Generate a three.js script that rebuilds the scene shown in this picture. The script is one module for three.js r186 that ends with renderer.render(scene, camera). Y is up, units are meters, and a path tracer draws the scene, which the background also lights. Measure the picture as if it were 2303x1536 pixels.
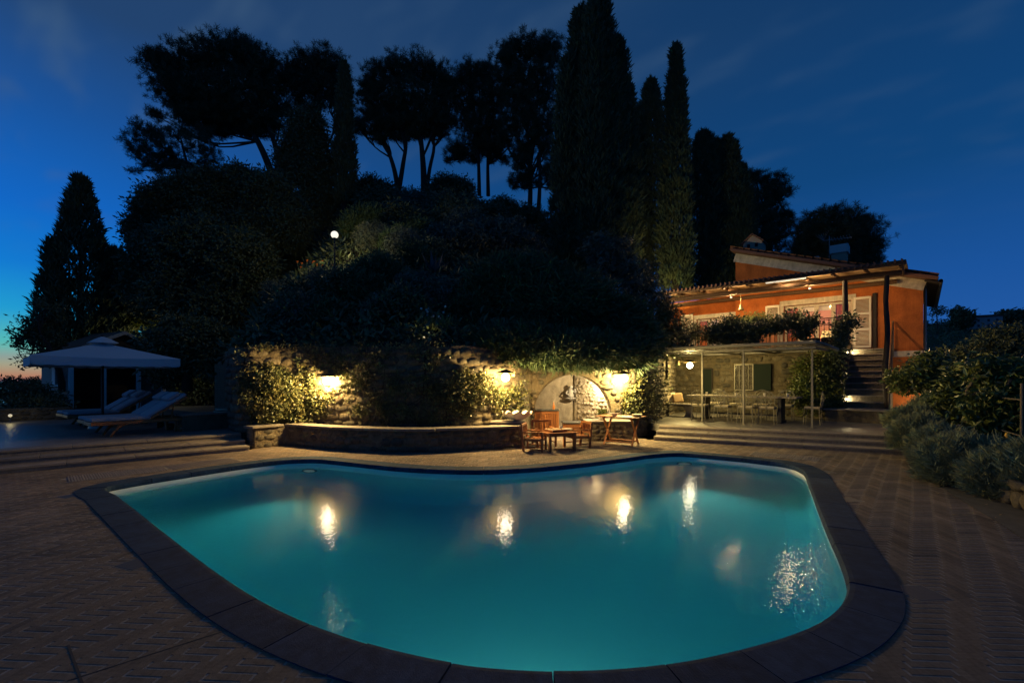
import * as THREE from 'three';
import { mergeGeometries, mergeVertices } from 'three/addons/utils/BufferGeometryUtils.js';
import { RoundedBoxGeometry } from 'three/addons/geometries/RoundedBoxGeometry.js';
import { createNoise2D, createNoise3D } from 'simplex-noise';

// ---------------------------------------------------------------- camera, sky, sun, exposure
const scene = new THREE.Scene();
const EYE = 1.6, F = 1024, HY = 855, CX = 1151.5;          // lens read from the photograph: focal length and horizon in photo pixels
const camera = new THREE.PerspectiveCamera(2 * Math.atan(768 / F) * 180 / Math.PI, 2303 / 1536, 0.1, 40000);
camera.position.set(0, EYE, 0);
camera.lookAt(0, EYE, -10);
camera.setViewOffset(2303, 1536, 0, 768 - HY, 2303, 1536);  // shifted lens: the verticals stay vertical
const renderer = new THREE.WebGLRenderer({ antialias: true });
renderer.toneMapping = THREE.LinearToneMapping;
renderer.toneMappingExposure = 1.0;
renderer.shadowMap.enabled = true;

function rng(seed) { let s = seed >>> 0; return () => { s = (s + 0x6d2b79f5) | 0; let t = Math.imul(s ^ (s >>> 15), 1 | s); t = (t + Math.imul(t ^ (t >>> 7), 61 | t)) ^ t; return ((t ^ (t >>> 14)) >>> 0) / 4294967296; }; }
const R = rng(20240611);
const rr = (a, b, r = R) => a + (b - a) * r();
const n2 = createNoise2D(rng(7)), n3 = createNoise3D(rng(11));
const clamp = (x, a = 0, b = 1) => Math.min(b, Math.max(a, x));
const lerp = (a, b, t) => a + (b - a) * t;
const sst = (a, b, x) => { const t = clamp((x - a) / (b - a)); return t * t * (3 - 2 * t); };
const lin = (c) => (c <= 10.31 ? c / 255 / 12.92 : Math.pow((c / 255 + 0.055) / 1.055, 2.4));
const keys = (table, x) => { let i = 0; while (i < table.length - 2 && x > table[i + 1][0]) i++; const [a, p] = table[i], [b, q] = table[i + 1], t = clamp((x - a) / (b - a)); return typeof p === 'number' ? lerp(p, q, t) : p.map((v, k) => lerp(v, q[k], t)); };

{ // dusk sky: afterglow low in the west (beyond the sun terrace), deep blue elsewhere, thin streaks of cirrus
  const W = 1024, H = 512, data = new Float32Array(W * H * 4);
  const west = [[0, [190, 112, 78]], [1.2, [172, 160, 128]], [3.2, [88, 190, 182]], [6, [34, 160, 212]], [10, [18, 124, 212]], [15, [18, 104, 200]], [23, [26, 84, 158]], [31, [34, 66, 110]], [60, [20, 48, 88]], [90, [14, 40, 76]]].map(([e, c]) => [e, c.map(lin)]);
  const east = [[0, [36, 82, 140]], [5, [34, 88, 162]], [10, [26, 82, 154]], [20, [16, 68, 122]], [35, [14, 56, 102]], [60, [13, 46, 86]], [90, [14, 40, 76]]].map(([e, c]) => [e, c.map(lin)]);
  for (let j = 0; j < H; j++) for (let i = 0; i < W; i++) {
    const el = ((j + 0.5) / H - 0.5) * Math.PI, round = ((i + 0.5) / W - 0.5) * 2 * Math.PI;
    const x = Math.cos(round) * Math.cos(el), z = Math.sin(round) * Math.cos(el), y = Math.sin(el);
    let az = Math.atan2(x, -z) * 180 / Math.PI + 60; if (az > 180) az -= 360; if (az < -180) az += 360;
    const e = Math.max(0, el * 180 / Math.PI), w = Math.exp(-Math.pow(az / 44, 2));
    const a = keys(west, e), b = keys(east, e);
    const k = 1 / Math.max(0.12, y + 0.1), sx = (x * 0.8 + z * 0.6) * k, sz = (z * 0.8 - x * 0.6) * k;
    let cir = 0.5 + 0.5 * n2(sx * 1.1 + 0.35 * n2(sx * 2, sz * 2), sz * 4.2) + 0.28 * n2(sx * 3.1, sz * 10 + 5) + 0.14 * n2(sx * 8, sz * 22);
    cir = sst(0.45, 1.35, cir) * sst(8, 24, e) * (0.35 + 0.65 * w) + 0.3 * Math.exp(-Math.pow((az - 48) / 42, 2)) * sst(20, 38, e) * (1 - sst(55, 80, e)) * (0.85 + 0.3 * n2(sx * 1.5, sz * 3));
    const o = (j * W + i) * 4, cl = [lin(70), lin(98), lin(128)];
    for (let c = 0; c < 3; c++) data[o + c] = lerp(lerp(b[c], a[c], w), cl[c], cir * 0.5);
    data[o + 3] = 1;
  }
  const sky = new THREE.DataTexture(data, W, H, THREE.RGBAFormat, THREE.FloatType);
  sky.mapping = THREE.EquirectangularReflectionMapping; sky.magFilter = THREE.LinearFilter; sky.needsUpdate = true;
  scene.background = sky; scene.environment = sky;
}
const sun = new THREE.DirectionalLight(new THREE.Color(1, 0.72, 0.5), 0.03);   // the sun has set: a trace of its afterglow
sun.position.set(-60, 6, -36); sun.target.position.set(0, 0, -8); sun.castShadow = true; sun.shadow.radius = 30;
Object.assign(sun.shadow.camera, { left: -40, right: 40, top: 40, bottom: -20, near: 1, far: 160 });
scene.add(sun, sun.target);

// ---------------------------------------------------------------- helpers
const V = (x, y, z) => new THREE.Vector3(x, y, z);
const P = (px, py, Y = 0) => { const Z = F * (EYE - Y) / (py - HY); return V((px - CX) * Z / F, Y, -Z); };      // the point of height Y seen at that photo pixel
const Dp = (px, py, Z) => V((px - CX) * Z / F, EYE + (HY - py) * Z / F, -Z);                                   // the point at depth Z seen there
const used = new Map();
const numbered = (name) => { const n = used.get(name) ?? 0; used.set(name, n + 1); return n ? name + '_' + String(n).padStart(3, '0') : name; };
function thing(name, label, category, pos = [0, 0, 0], turn = 0, group) {
  const o = new THREE.Group(); o.name = numbered(name); scene.add(o);
  if (pos.isVector3) o.position.copy(pos); else o.position.set(...pos);
  o.rotation.y = turn; o.userData = { label, category }; if (group) o.userData.group = group;
  return o;
}
function setting(name) { const o = new THREE.Group(); o.name = numbered(name); o.userData.kind = 'structure'; scene.add(o); return o; }
function part(name, geo, mat, parent, kind) {
  const g = Array.isArray(geo) ? join(geo) : geo;
  const m = new THREE.Mesh(g, mat); m.name = name; m.castShadow = m.receiveShadow = true; if (kind) m.userData.kind = kind; parent.add(m); return m;
}
function one(name, geo, mat, label, category, group) {   // a thing that is a single mesh
  const m = part(numbered(name), geo, mat, scene); m.userData = { label, category }; if (group) m.userData.group = group; return m;
}
function struct(name, geo, mat) { const m = part(numbered(name), geo, mat, scene, 'structure'); return m; }
function dup(src, pos, turn, label) { const r = src.clone(); r.name = numbered(src.userData.base ?? src.name); scene.add(r); r.userData = { ...src.userData }; if (pos.isVector3) r.position.copy(pos); else r.position.set(...pos); if (turn !== undefined) r.rotation.y = turn; if (label) r.userData.label = label; return r; }
function join(list) {
  const flat = list.map((g) => { const h = g.index ? g.toNonIndexed() : g; for (const k of Object.keys(h.attributes)) if (!['position', 'normal', 'uv'].includes(k)) h.deleteAttribute(k); if (!h.attributes.uv) h.setAttribute('uv', new THREE.BufferAttribute(new Float32Array(h.attributes.position.count * 2), 2)); return h; });
  return mergeGeometries(flat);
}
function boxG(w, h, d, x = 0, y = 0, z = 0, ry = 0, rx = 0, rz = 0) {   // box with uv in metres
  const g = new THREE.BoxGeometry(w, h, d), p = g.attributes.position, n = g.attributes.normal, uv = g.attributes.uv;
  for (let i = 0; i < p.count; i++) {
    const ax = Math.abs(n.getX(i)), ay = Math.abs(n.getY(i));
    if (ax > 0.5) uv.setXY(i, p.getZ(i), p.getY(i)); else if (ay > 0.5) uv.setXY(i, p.getX(i), p.getZ(i)); else uv.setXY(i, p.getX(i), p.getY(i));
  }
  if (rx || rz || ry) g.applyMatrix4(new THREE.Matrix4().makeRotationFromEuler(new THREE.Euler(rx, ry, rz, 'YXZ')));
  return g.translate(x, y, z);
}
function rbox(w, h, d, r, x = 0, y = 0, z = 0, ry = 0, rx = 0, rz = 0) {
  const g = new RoundedBoxGeometry(w, h, d, 1, Math.min(r, w / 2.01, h / 2.01, d / 2.01));
  if (rx || rz || ry) g.applyMatrix4(new THREE.Matrix4().makeRotationFromEuler(new THREE.Euler(rx, ry, rz, 'YXZ')));
  return g.translate(x, y, z);
}
function cyl(r0, r1, h, x = 0, y = 0, z = 0, seg = 10) { return new THREE.CylinderGeometry(r1, r0, h, seg).translate(x, y + h / 2, z); }
function bar(a, b, w, h) { // rectangular bar from a to b
  const d = b.clone().sub(a), L = d.length(), g = boxG(w, h ?? w, L);
  const m = new THREE.Matrix4().lookAt(a, b, Math.abs(d.y) > 0.99 * L ? V(1, 0, 0) : V(0, 1, 0)); g.applyMatrix4(m); const c = a.clone().add(b).multiplyScalar(0.5); return g.translate(c.x, c.y, c.z);
}
function limb(points, r0, r1, sides = 7, per = 4) { // tapered round limb through points
  const c = new THREE.CatmullRomCurve3(points), n = Math.max(2, (points.length - 1) * per), pos = [], idx = [], uv = [];
  let up = V(0.31, 0.2, 0.93).normalize();
  for (let i = 0; i <= n; i++) {
    const t = i / n, p = c.getPoint(t), d = c.getTangent(t); const s = V().crossVectors(d, up).normalize(); up = V().crossVectors(s, d).normalize(); const r = lerp(r0, r1, t);
    for (let k = 0; k <= sides; k++) { const a = k / sides * 2 * Math.PI, q = p.clone().addScaledVector(s, Math.cos(a) * r).addScaledVector(up, Math.sin(a) * r); pos.push(q.x, q.y, q.z); uv.push(k / sides * r * 6, t * c.getLength()); }
  }
  for (let i = 0; i < n; i++) for (let k = 0; k < sides; k++) { const a = i * (sides + 1) + k, b = a + sides + 1; idx.push(a, a + 1, b, b, a + 1, b + 1); }
  const g = new THREE.BufferGeometry(); g.setAttribute('position', new THREE.Float32BufferAttribute(pos, 3)); g.setAttribute('uv', new THREE.Float32BufferAttribute(uv, 2)); g.setIndex(idx); g.computeVertexNormals(); return g;
}
const lathe = (pts, seg = 16) => new THREE.LatheGeometry(pts.map(([x, y]) => new THREE.Vector2(x, y)), seg);
function flat(poly, y, holes = []) { // a level sheet over a polygon of [X, Z depth] points, uv in metres
  const s = new THREE.Shape(poly.map(([x, z]) => new THREE.Vector2(x, z))); for (const h of holes) s.holes.push(new THREE.Path(h.map(([x, z]) => new THREE.Vector2(x, z))));
  const g = new THREE.ShapeGeometry(s); const p = g.attributes.position; for (let i = 0; i < p.count; i++) p.setXYZ(i, p.getX(i), y, -p.getY(i));
  g.computeVertexNormals(); if (g.attributes.normal.getY(0) < 0) { const ix = g.index.array; for (let i = 0; i < ix.length; i += 3) { const t = ix[i]; ix[i] = ix[i + 1]; ix[i + 1] = t; } g.computeVertexNormals(); }
  return g;
}
function slab(poly, y0, y1) { // a block over a polygon
  const s = new THREE.Shape(poly.map(([x, z]) => new THREE.Vector2(x, z))); return new THREE.ExtrudeGeometry(s, { depth: y1 - y0, bevelEnabled: false }).rotateX(-Math.PI / 2).translate(0, y0, 0);
}
const inside = (poly, x, z) => { let c = false; for (let i = 0, j = poly.length - 1; i < poly.length; j = i++) { const [a, b] = poly[i], [d, e] = poly[j]; if ((b > z) !== (e > z) && x < (d - a) * (z - b) / (e - b) + a) c = !c; } return c; };

// ---------------------------------------------------------------- materials
function tex(size, f, srgb = true) {
  const d = new Uint8Array(size * size * 4);
  for (let j = 0; j < size; j++) for (let i = 0; i < size; i++) { const v = f(i / size, j / size), o = (j * size + i) * 4; const c = Array.isArray(v) ? v : [v, v, v]; for (let k = 0; k < 3; k++) d[o + k] = clamp(c[k]) * 255; d[o + 3] = 255; }
  const t = new THREE.DataTexture(d, size, size); t.wrapS = t.wrapT = THREE.RepeatWrapping; t.magFilter = THREE.LinearFilter; if (srgb) t.colorSpace = THREE.SRGBColorSpace; t.needsUpdate = true; return t;
}
const tile = (f, u, v) => { const a = 2 * Math.PI; return f(Math.cos(u * a), Math.sin(u * a), Math.cos(v * a), Math.sin(v * a)); };
const tn = (u, v, k) => 0.5 * n3(Math.cos(u * 6.2832) * k, Math.sin(u * 6.2832) * k, Math.cos(v * 6.2832) * k) + 0.5 * n3(Math.sin(v * 6.2832) * k, Math.cos(u * 6.2832) * k + 9, Math.sin(u * 6.2832) * k);
const fbm = (u, v, k) => 0.55 * tn(u, v, k) + 0.28 * tn(u, v, k * 2.3) + 0.17 * tn(u, v, k * 5.1);
const T = {
  grime: tex(512, (u, v) => 0.86 + 0.2 * fbm(u, v, 1.4) + 0.07 * tn(u, v, 16)),
  grimeBump: tex(512, (u, v) => 0.5 + 0.35 * fbm(u, v, 3) + 0.2 * tn(u, v, 18), false),
  rough: tex(512, (u, v) => 0.5 + 0.3 * fbm(u, v, 5) + 0.3 * tn(u, v, 12), false),
  wood: tex(256, (u, v) => { const g = tn(u * 1, v, 1.2) * 3 + v * 14; const l = 0.5 + 0.5 * Math.sin(g * 6.28); return 0.72 + 0.2 * l * (0.5 + 0.5 * tn(u, v, 3)) + 0.08 * n2(u * 6, v * 160); }),
  ripple: tex(512, (u, v) => 0.5 + 0.30 * tn(u, v, 2.2) + 0.22 * tn(u, v, 5.5) + 0.1 * tn(u, v, 11), false),
  comb: tex(256, (u, v) => 0.5 + 0.3 * Math.sin(u * 6.2832 * 24) * (0.6 + 0.4 * tn(u, v, 2)) + 0.2 * tn(u, v, 9), false),
};
const rep = (t, k, l = k) => { const c = t.clone(); c.repeat.set(k, l); c.needsUpdate = true; return c; };
function mat(name, rgb, rough = 0.8, o = {}) { const m = new THREE.MeshStandardMaterial({ roughness: rough, metalness: 0, side: THREE.DoubleSide, ...o }); m.color.setRGB(...rgb); m.name = name; return m; }
function phys(name, rgb, rough, o) { const m = new THREE.MeshPhysicalMaterial({ roughness: rough, side: THREE.DoubleSide, ...o }); m.color.setRGB(...rgb); m.name = name; return m; }
const glow = (name, rgb, k, base = [0.8, 0.8, 0.8]) => { const m = mat(name, base, 0.4); m.emissive = new THREE.Color().setRGB(...rgb); m.emissiveIntensity = k; return m; };
const M = {
  mortar: mat('mortar', [0.33, 0.3, 0.26], 0.95, { map: rep(T.grime, 0.5), bumpMap: rep(T.rough, 2), bumpScale: 0.004 }),
  brick: [[0.228, 0.172, 0.124], [0.2, 0.153, 0.113], [0.248, 0.19, 0.138], [0.178, 0.14, 0.108], [0.15, 0.122, 0.1]].map((c, i) => phys('brick_' + i, c, 0.9, { specularIntensity: 0.5,  map: rep(T.grime, 2.5), bumpMap: rep(T.rough, 4), bumpScale: 0.002 })),
  coping: [[0.03, 0.064, 0.122], [0.026, 0.056, 0.108], [0.034, 0.07, 0.13]].map((c, i) => phys('coping_' + i, c, 0.85, { specularIntensity: 0.2,  map: rep(T.grime, 0.9), bumpMap: rep(T.rough, 1.5), bumpScale: 0.003 })),
  plaster: mat('pool plaster', [0.72, 0.8, 0.8], 0.9),
  paving: mat('paving', [0.24, 0.225, 0.205], 0.42, { map: rep(T.grime, 0.4), bumpMap: rep(T.rough, 0.8), bumpScale: 0.004 }),
  stepStone: [[0.32, 0.275, 0.22], [0.28, 0.245, 0.2], [0.35, 0.3, 0.24]].map((c, i) => mat('step stone ' + i, c, 0.75, { map: rep(T.grime, 0.7), bumpMap: rep(T.rough, 1), bumpScale: 0.004 })),
  stones: [[0.22, 0.185, 0.12], [0.17, 0.145, 0.1], [0.26, 0.22, 0.15], [0.13, 0.115, 0.085], [0.2, 0.16, 0.1]].map((c, i) => mat('rubble ' + i, c, 0.9, { bumpMap: rep(T.rough, 1.5), bumpScale: 0.02, map: rep(T.grime, 1) })),
  paleStones: [[0.5, 0.42, 0.3], [0.44, 0.37, 0.26], [0.56, 0.48, 0.35], [0.38, 0.32, 0.23], [0.48, 0.39, 0.26]].map((c, i) => mat('pale rubble ' + i, c, 0.95, { bumpMap: rep(T.rough, 1.5), bumpScale: 0.03, map: rep(T.grime, 1) })),  // paler set of rubble colours, for the niche side wall
  wallMortar: mat('wall mortar', [0.2, 0.16, 0.1], 0.95, { map: rep(T.grime, 0.35), bumpMap: rep(T.rough, 0.7), bumpScale: 0.05 }),
  capStone: mat('cap stone', [0.27, 0.235, 0.19], 0.8, { map: rep(T.grime, 0.8), bumpMap: rep(T.rough, 1), bumpScale: 0.006 }),
  render: mat('niche render', [0.56, 0.47, 0.33], 0.95, { map: rep(T.grime, 0.5), bumpMap: rep(T.rough, 1.1), bumpScale: 0.07 }),
  orange: mat('orange render', [0.54, 0.15, 0.028], 0.9, { map: rep(T.grime, 0.18), bumpMap: rep(T.grimeBump, 1.2), bumpScale: 0.004 }),
  cream: mat('cream paint', [0.66, 0.58, 0.45], 0.7, { map: rep(T.grime, 0.5) }),
  shutter: mat('shutter paint', [0.66, 0.6, 0.49], 0.55),
  darkGreen: phys('dark shutter', [0.018, 0.026, 0.022], 0.9, { specularIntensity: 0.2 }),
  teak: [[0.46, 0.165, 0.042], [0.4, 0.14, 0.036], [0.5, 0.19, 0.052]].map((c, i) => mat('teak ' + i, c, 0.5, { map: rep(T.wood, 2, 1) })),
  porchWood: mat('porch timber', [0.17, 0.085, 0.04], 0.75, { map: rep(T.wood, 0.6), bumpMap: rep(T.rough, 1.2), bumpScale: 0.01 }),
  darkWood: mat('dark post', [0.045, 0.03, 0.022], 0.75, { map: rep(T.wood, 0.6) }),
  iron: mat('wrought iron', [0.03, 0.03, 0.032], 0.5, { metalness: 0.6 }),
  paleIron: mat('painted iron', [0.16, 0.15, 0.115], 0.45, { metalness: 0.3 }),
  greyMetal: mat('grey metal', [0.2, 0.2, 0.2], 0.45, { metalness: 0.5 }),
  brass: mat('lamp metal', [0.18, 0.14, 0.08], 0.4, { metalness: 0.8 }),
  cushion: mat('cushion cloth', [0.3, 0.33, 0.38], 0.95, { bumpMap: rep(T.rough, 6), bumpScale: 0.002 }),
  canvas: mat('umbrella canvas', [0.5, 0.58, 0.64], 0.95, { bumpMap: rep(T.rough, 3), bumpScale: 0.002 }),
  white: mat('white paint', [0.7, 0.7, 0.7], 0.6),
  hutDark: mat('brown boards', [0.11, 0.085, 0.062], 0.85, { map: rep(T.wood, 0.8) }),
  bark: mat('bark', [0.05, 0.038, 0.028], 0.95, { bumpMap: rep(T.rough, 2), bumpScale: 0.03 }),
  paleBark: mat('pale bark', [0.2, 0.155, 0.1], 0.9, { bumpMap: rep(T.rough, 2), bumpScale: 0.02 }),
  roofTile: [[0.19, 0.085, 0.05], [0.16, 0.075, 0.05], [0.22, 0.1, 0.06]].map((c, i) => mat('roof tile ' + i, c, 0.9)),
  soil: mat('soil', [0.05, 0.04, 0.03], 1, { map: rep(T.grime, 0.3) }),
  glass: phys('window glass', [1, 1, 1], 0.03, { transmission: 1, thickness: 0, ior: 1.5 }),
  goblet: phys('drinking glass', [1, 1, 1], 0.03, { transmission: 1, thickness: 0, ior: 1.5 }),
  ceramic: mat('white ceramic', [0.65, 0.6, 0.5], 0.3),
  terracotta: mat('terracotta', [0.3, 0.12, 0.06], 0.85),
};
const leafMat = (name, rgb, rough = 0.55) => mat(name, rgb, rough);
const G = {
  pine: leafMat('pine needles', [0.055, 0.08, 0.04], 0.7), cypress: leafMat('cypress sprays', [0.072, 0.098, 0.045], 0.75), oak: leafMat('evergreen leaves', [0.075, 0.1, 0.046], 0.55), yew: leafMat('yew sprays', [0.06, 0.105, 0.045], 0.65),
  ivy: leafMat('ivy leaves', [0.115, 0.12, 0.05], 0.42), olive: leafMat('grey leaves', [0.1, 0.125, 0.095], 0.6), citrus: leafMat('citrus leaves', [0.1, 0.125, 0.03], 0.35), lavender: leafMat('lavender stems', [0.22, 0.25, 0.14], 0.85), grass: leafMat('blades', [0.14, 0.17, 0.06], 0.6),
};

// ---------------------------------------------------------------- the setting: sea, land, deck, pool, terraces
const TE = 0.33;                                            // the two terraces lie three low steps above the pool deck
{
  const g = new THREE.CircleGeometry(30000, 96).rotateX(-Math.PI / 2).translate(0, -60, 0);
  struct('sea', g, mat('sea water', [0.02, 0.035, 0.05], 0.22, {}));
}
const landH = (x, Z) => {   // land round the garden: falls to the sea in the west, climbs to a wooded ridge in the east
  const r = Math.hypot(x, Z), az = Math.atan2(x, Z) * 180 / Math.PI;
  const fall = sst(-34, -44, az) + sst(150, 175, Math.abs(az)) * 0;
  const west = -3 - 0.16 * Math.max(0, r - 24);
  const ridge = keys([[0, -3], [40, -3], [130, 6], [240, 15], [330, 26.5], [356, 28.6], [392, 38.5], [600, 40], [1200, 60], [2500, 40], [6000, -80]], r) + sst(60, 160, r) * 2.2 * n2(x * 0.02, Z * 0.02);
  const hid = keys([[0, -3], [200, -3], [900, 0], [6000, -80]], r);
  return lerp(lerp(hid, ridge, sst(20, 36, az) * (az > 0 ? 1 : 0)), Math.max(west, -75), az < 0 ? fall : 0);
};
{
  const pos = [], idx = [], NA = 240, rings = []; for (let i = 0; i <= 70; i++) rings.push(16 * Math.pow(7000 / 16, i / 70));
  pos.push(0, -3, 0);
  for (const r of rings) for (let a = 0; a < NA; a++) { const t = a / NA * 2 * Math.PI, x = Math.sin(t) * r, Z = Math.cos(t) * r; pos.push(x, landH(x, Z), -Z); }
  for (let a = 0; a < NA; a++) idx.push(0, 1 + a, 1 + (a + 1) % NA);
  for (let i = 0; i < rings.length - 1; i++) for (let a = 0; a < NA; a++) { const p = 1 + i * NA + a, q = 1 + i * NA + (a + 1) % NA; idx.push(p, p + NA, q, q, p + NA, q + NA); }
  const g = new THREE.BufferGeometry(); g.setAttribute('position', new THREE.Float32BufferAttribute(pos, 3)); g.setIndex(idx); g.computeVertexNormals();
  struct('ground', g, mat('wooded ground', [0.03, 0.036, 0.022], 1));
}

// pool outline (inner edge of the coping) read off the photograph at deck level
const poolPx = [[236, 1096], [300, 1083], [400, 1067], [500, 1052], [580, 1041], [650, 1034], [710, 1033], [790, 1040], [900, 1051], [1000, 1056], [1100, 1057], [1200, 1052], [1300, 1043], [1400, 1031], [1470, 1022], [1530, 1019], [1600, 1024], [1700, 1034], [1770, 1043], [1806, 1056], [1826, 1090], [1846, 1140], [1872, 1200], [1898, 1255], [1914, 1300], [1916, 1328], [1902, 1358], [1860, 1395], [1790, 1428], [1690, 1458], [1560, 1488], [1430, 1505], [1300, 1512], [1180, 1510], [1050, 1499], [900, 1470], [770, 1433], [660, 1391], [560, 1340], [480, 1287], [400, 1226], [320, 1163], [262, 1117]];
const poolCurve = new THREE.CatmullRomCurve3(poolPx.map(([x, y]) => P(x, y, 0.012)), true, 'centripetal');
const NP = 420, poolIn = [], poolNorm = [];
for (let i = 0; i < NP; i++) { const p = poolCurve.getPointAt(i / NP), t = poolCurve.getTangentAt(i / NP); poolIn.push([p.x, -p.z]); poolNorm.push([t.x, -t.z]); }
{ let area = 0; for (let i = 0; i < NP; i++) { const a = poolIn[i], b = poolIn[(i + 1) % NP]; area += a[0] * b[1] - b[0] * a[1]; } const s = area > 0 ? 1 : -1; for (const n of poolNorm) { const [x, z] = n; n[0] = s * z; n[1] = -s * x; } }
const offset = (d) => poolIn.map(([x, z], i) => [x + poolNorm[i][0] * d, z + poolNorm[i][1] * d]);
const COP = 0.31, poolOut = offset(COP), WATER = -0.12, FLOOR = -1.55;

// lines of the steps and the bed
const stepL = { a: [-12.2, 4.25], b: [-5.95, 10.32] };      // foot of the steps up to the sun terrace
const stepR = { a: [3.75, 12.05], b: [8.55, 9.62] };        // foot of the steps up to the dining terrace
const bedLine = [[8.55, 9.62], [7.75, 8.65], [7.13, 7.95], [6.5, 6.95], [6.05, 6.2], [5.72, 5.6], [5.42, 5.05], [5.1, 4.5], [4.75, 3.85], [4.4, 3.0], [4.2, 1.8], [4.1, 0.3]];
const lowWall = [[-6.02, 10.55], [-5.54, 11.12], [-5.1, 10.98], [-4.31, 10.57], [-3.1, 10.18], [-2.05, 10.06], [-1.3, 10.22], [-0.54, 10.48], [0.3, 10.85]];
const deckPoly = [[-12.2, 0.2], stepL.a, stepL.b, [-6.0, 10.6], [-5.5, 11.3], [-4.3, 10.8], [-3, 10.4], [-2, 10.3], [-1, 10.5], [0.2, 11], [0.4, 12.9], [3.0, 12.9], [3.4, 12.4], stepR.a, ...bedLine];
const grates = [['ribbed stone gutter grating between the pool and the steps of the sun terrace', P(150, 1079, 0), P(372, 1054, 0), 0.62, 38], ['finely ribbed stone gutter grating beside the planter end of the sun terrace steps', P(378, 1053, 0), P(528, 1034, 0), 0.62, 40], ['ribbed stone gutter grating between the pool and the steps of the dining terrace', P(1690, 1020, 0), P(1846, 1034, 0), 0.6, 26]];
const gratePolys = grates.map(([, a, b, w]) => { const d = b.clone().sub(a).normalize(), n = V(d.z, 0, -d.x).multiplyScalar(w / 2); return [[a.x + n.x, -(a.z + n.z)], [b.x + n.x, -(b.z + n.z)], [b.x - n.x, -(b.z - n.z)], [a.x - n.x, -(a.z - n.z)]]; });
{
  const deck = setting('pool_deck');
  part('mortar_bed', flat(deckPoly, 0.0046, [offset(COP * 0.5)]), M.mortar, deck);
  // herringbone of bricks on edge: L x W with n:1 proportions
  const W = 0.0625, n = 4, gap = 0.006, list = [];
  const rot = 0.06, cr = Math.cos(rot), sr = Math.sin(rot);
  const keep = (x, z, w, d) => {
    if (![[-w, -d], [w, -d], [w, d], [-w, d]].some(([a, b]) => inside(deckPoly, x + a / 2, z + b / 2)) || gratePolys.some((g) => inside(g, x, z))) return false;
    return [[-w, -d], [w, -d], [w, d], [-w, d], [0, 0]].some(([a, b]) => !inside(poolOut, x + a / 2, z + b / 2)) && !inside(offMid, x, z);
  };
  const offMid = offset(COP * 0.62);
  for (let j = -10; j < 230; j++) for (let i = -230; i < 190; i++) {
    const d = (((i - j) % (2 * n)) + 2 * n) % (2 * n);
    if (d !== 0 && d !== 2 * n - 1) continue;
    const w = d === 0 ? n * W : W, h = d === 0 ? W : n * W, x0 = i * W + w / 2, z0 = j * W + h / 2, x = x0 * cr - z0 * sr, z = x0 * sr + z0 * cr;
    if (z < 0.25 || x < -12.5 || x > 9 || !keep(x, z, w, h)) continue;
    list.push({ x, z, flatWay: d === 0, size: 1 / (z * z * z), seen: Math.abs((x / z) * F) < 1150 && HY + F * EYE / z < 1540 });
  }
  list.sort((a, b) => (b.seen - a.seen) || b.size - a.size);
  const brickG = (() => { // brick with a small worn chamfer round its top
    const w = n * W - gap, d = W - gap, c = 0.002, y1 = 0.006, y2 = 0.0048, yb = -0.03, P2 = [];
    const q = (a, b, cc, dd) => P2.push(...a, ...b, ...cc, ...a, ...cc, ...dd);
    const t = [[-w / 2 + c, y1, d / 2 - c], [w / 2 - c, y1, d / 2 - c], [w / 2 - c, y1, -d / 2 + c], [-w / 2 + c, y1, -d / 2 + c]], m = [[-w / 2, y2, d / 2], [w / 2, y2, d / 2], [w / 2, y2, -d / 2], [-w / 2, y2, -d / 2]], b = m.map(([x, , z]) => [x, yb, z]);
    q(...t); for (let k = 0; k < 4; k++) { const l = (k + 1) % 4; q(m[k], m[l], t[l], t[k]); q(b[k], b[l], m[l], m[k]); }
    const g = new THREE.BufferGeometry(); g.setAttribute('position', new THREE.Float32BufferAttribute(P2, 3)); const uv = []; for (let i = 0; i < P2.length; i += 3) uv.push(P2[i], P2[i + 2] + P2[i + 1]); g.setAttribute('uv', new THREE.Float32BufferAttribute(uv, 2)); g.computeVertexNormals(); return g;
  })();
  const r = rng(5), m4 = new THREE.Matrix4(), e = new THREE.Euler(), q = new THREE.Quaternion();
  const pose = (b) => { e.set(rr(-0.002, 0.002, r), -rot + (b.flatWay ? 0 : Math.PI / 2) + rr(-0.012, 0.012, r) + (r() < 0.5 ? Math.PI : 0), rr(-0.001, 0.001, r)); q.setFromEuler(e); return m4.compose(V(b.x, rr(-0.0002, 0.0004, r), -b.z), q, V(1, 1, 1)); };
  const tone = new THREE.Color(), first = list.slice(0, 300), rest = list.slice(300);
  for (const b of first) { const k = Math.floor(r() * r() * 5), m = part('brick', brickG, M.brick[k], deck); m.applyMatrix4(pose(b)); }
  const groups = [[], [], [], [], []]; for (const b of rest) { const patch = 0.5 + 0.5 * n2(b.x * 0.7, b.z * 0.7); groups[clamp(Math.floor((r() * 0.75 + patch * 0.35) * 4.6), 0, 4)].push(b); }
  groups.forEach((gr, k) => { const im = new THREE.InstancedMesh(brickG, M.brick[k], gr.length); gr.forEach((b, i) => { im.setMatrixAt(i, pose(b)); const k = (0.86 + 0.28 * r()) * (1 + 0.22 * n2(b.x * 0.9, b.z * 0.9) + 0.14 * n2(b.x * 2.7 + 9, b.z * 2.7)), w = 1 + 0.08 * (r() - 0.5); im.setColorAt(i, tone.setRGB(k * w, k, k * (2 - w))); }); im.name = 'brick_paving'; im.userData.kind = 'stuff'; im.castShadow = im.receiveShadow = true; deck.add(im); });
  // dark expansion joints cut through the paving
  const jm = mat('joint filler', [0.02, 0.02, 0.025], 0.8);
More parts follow.
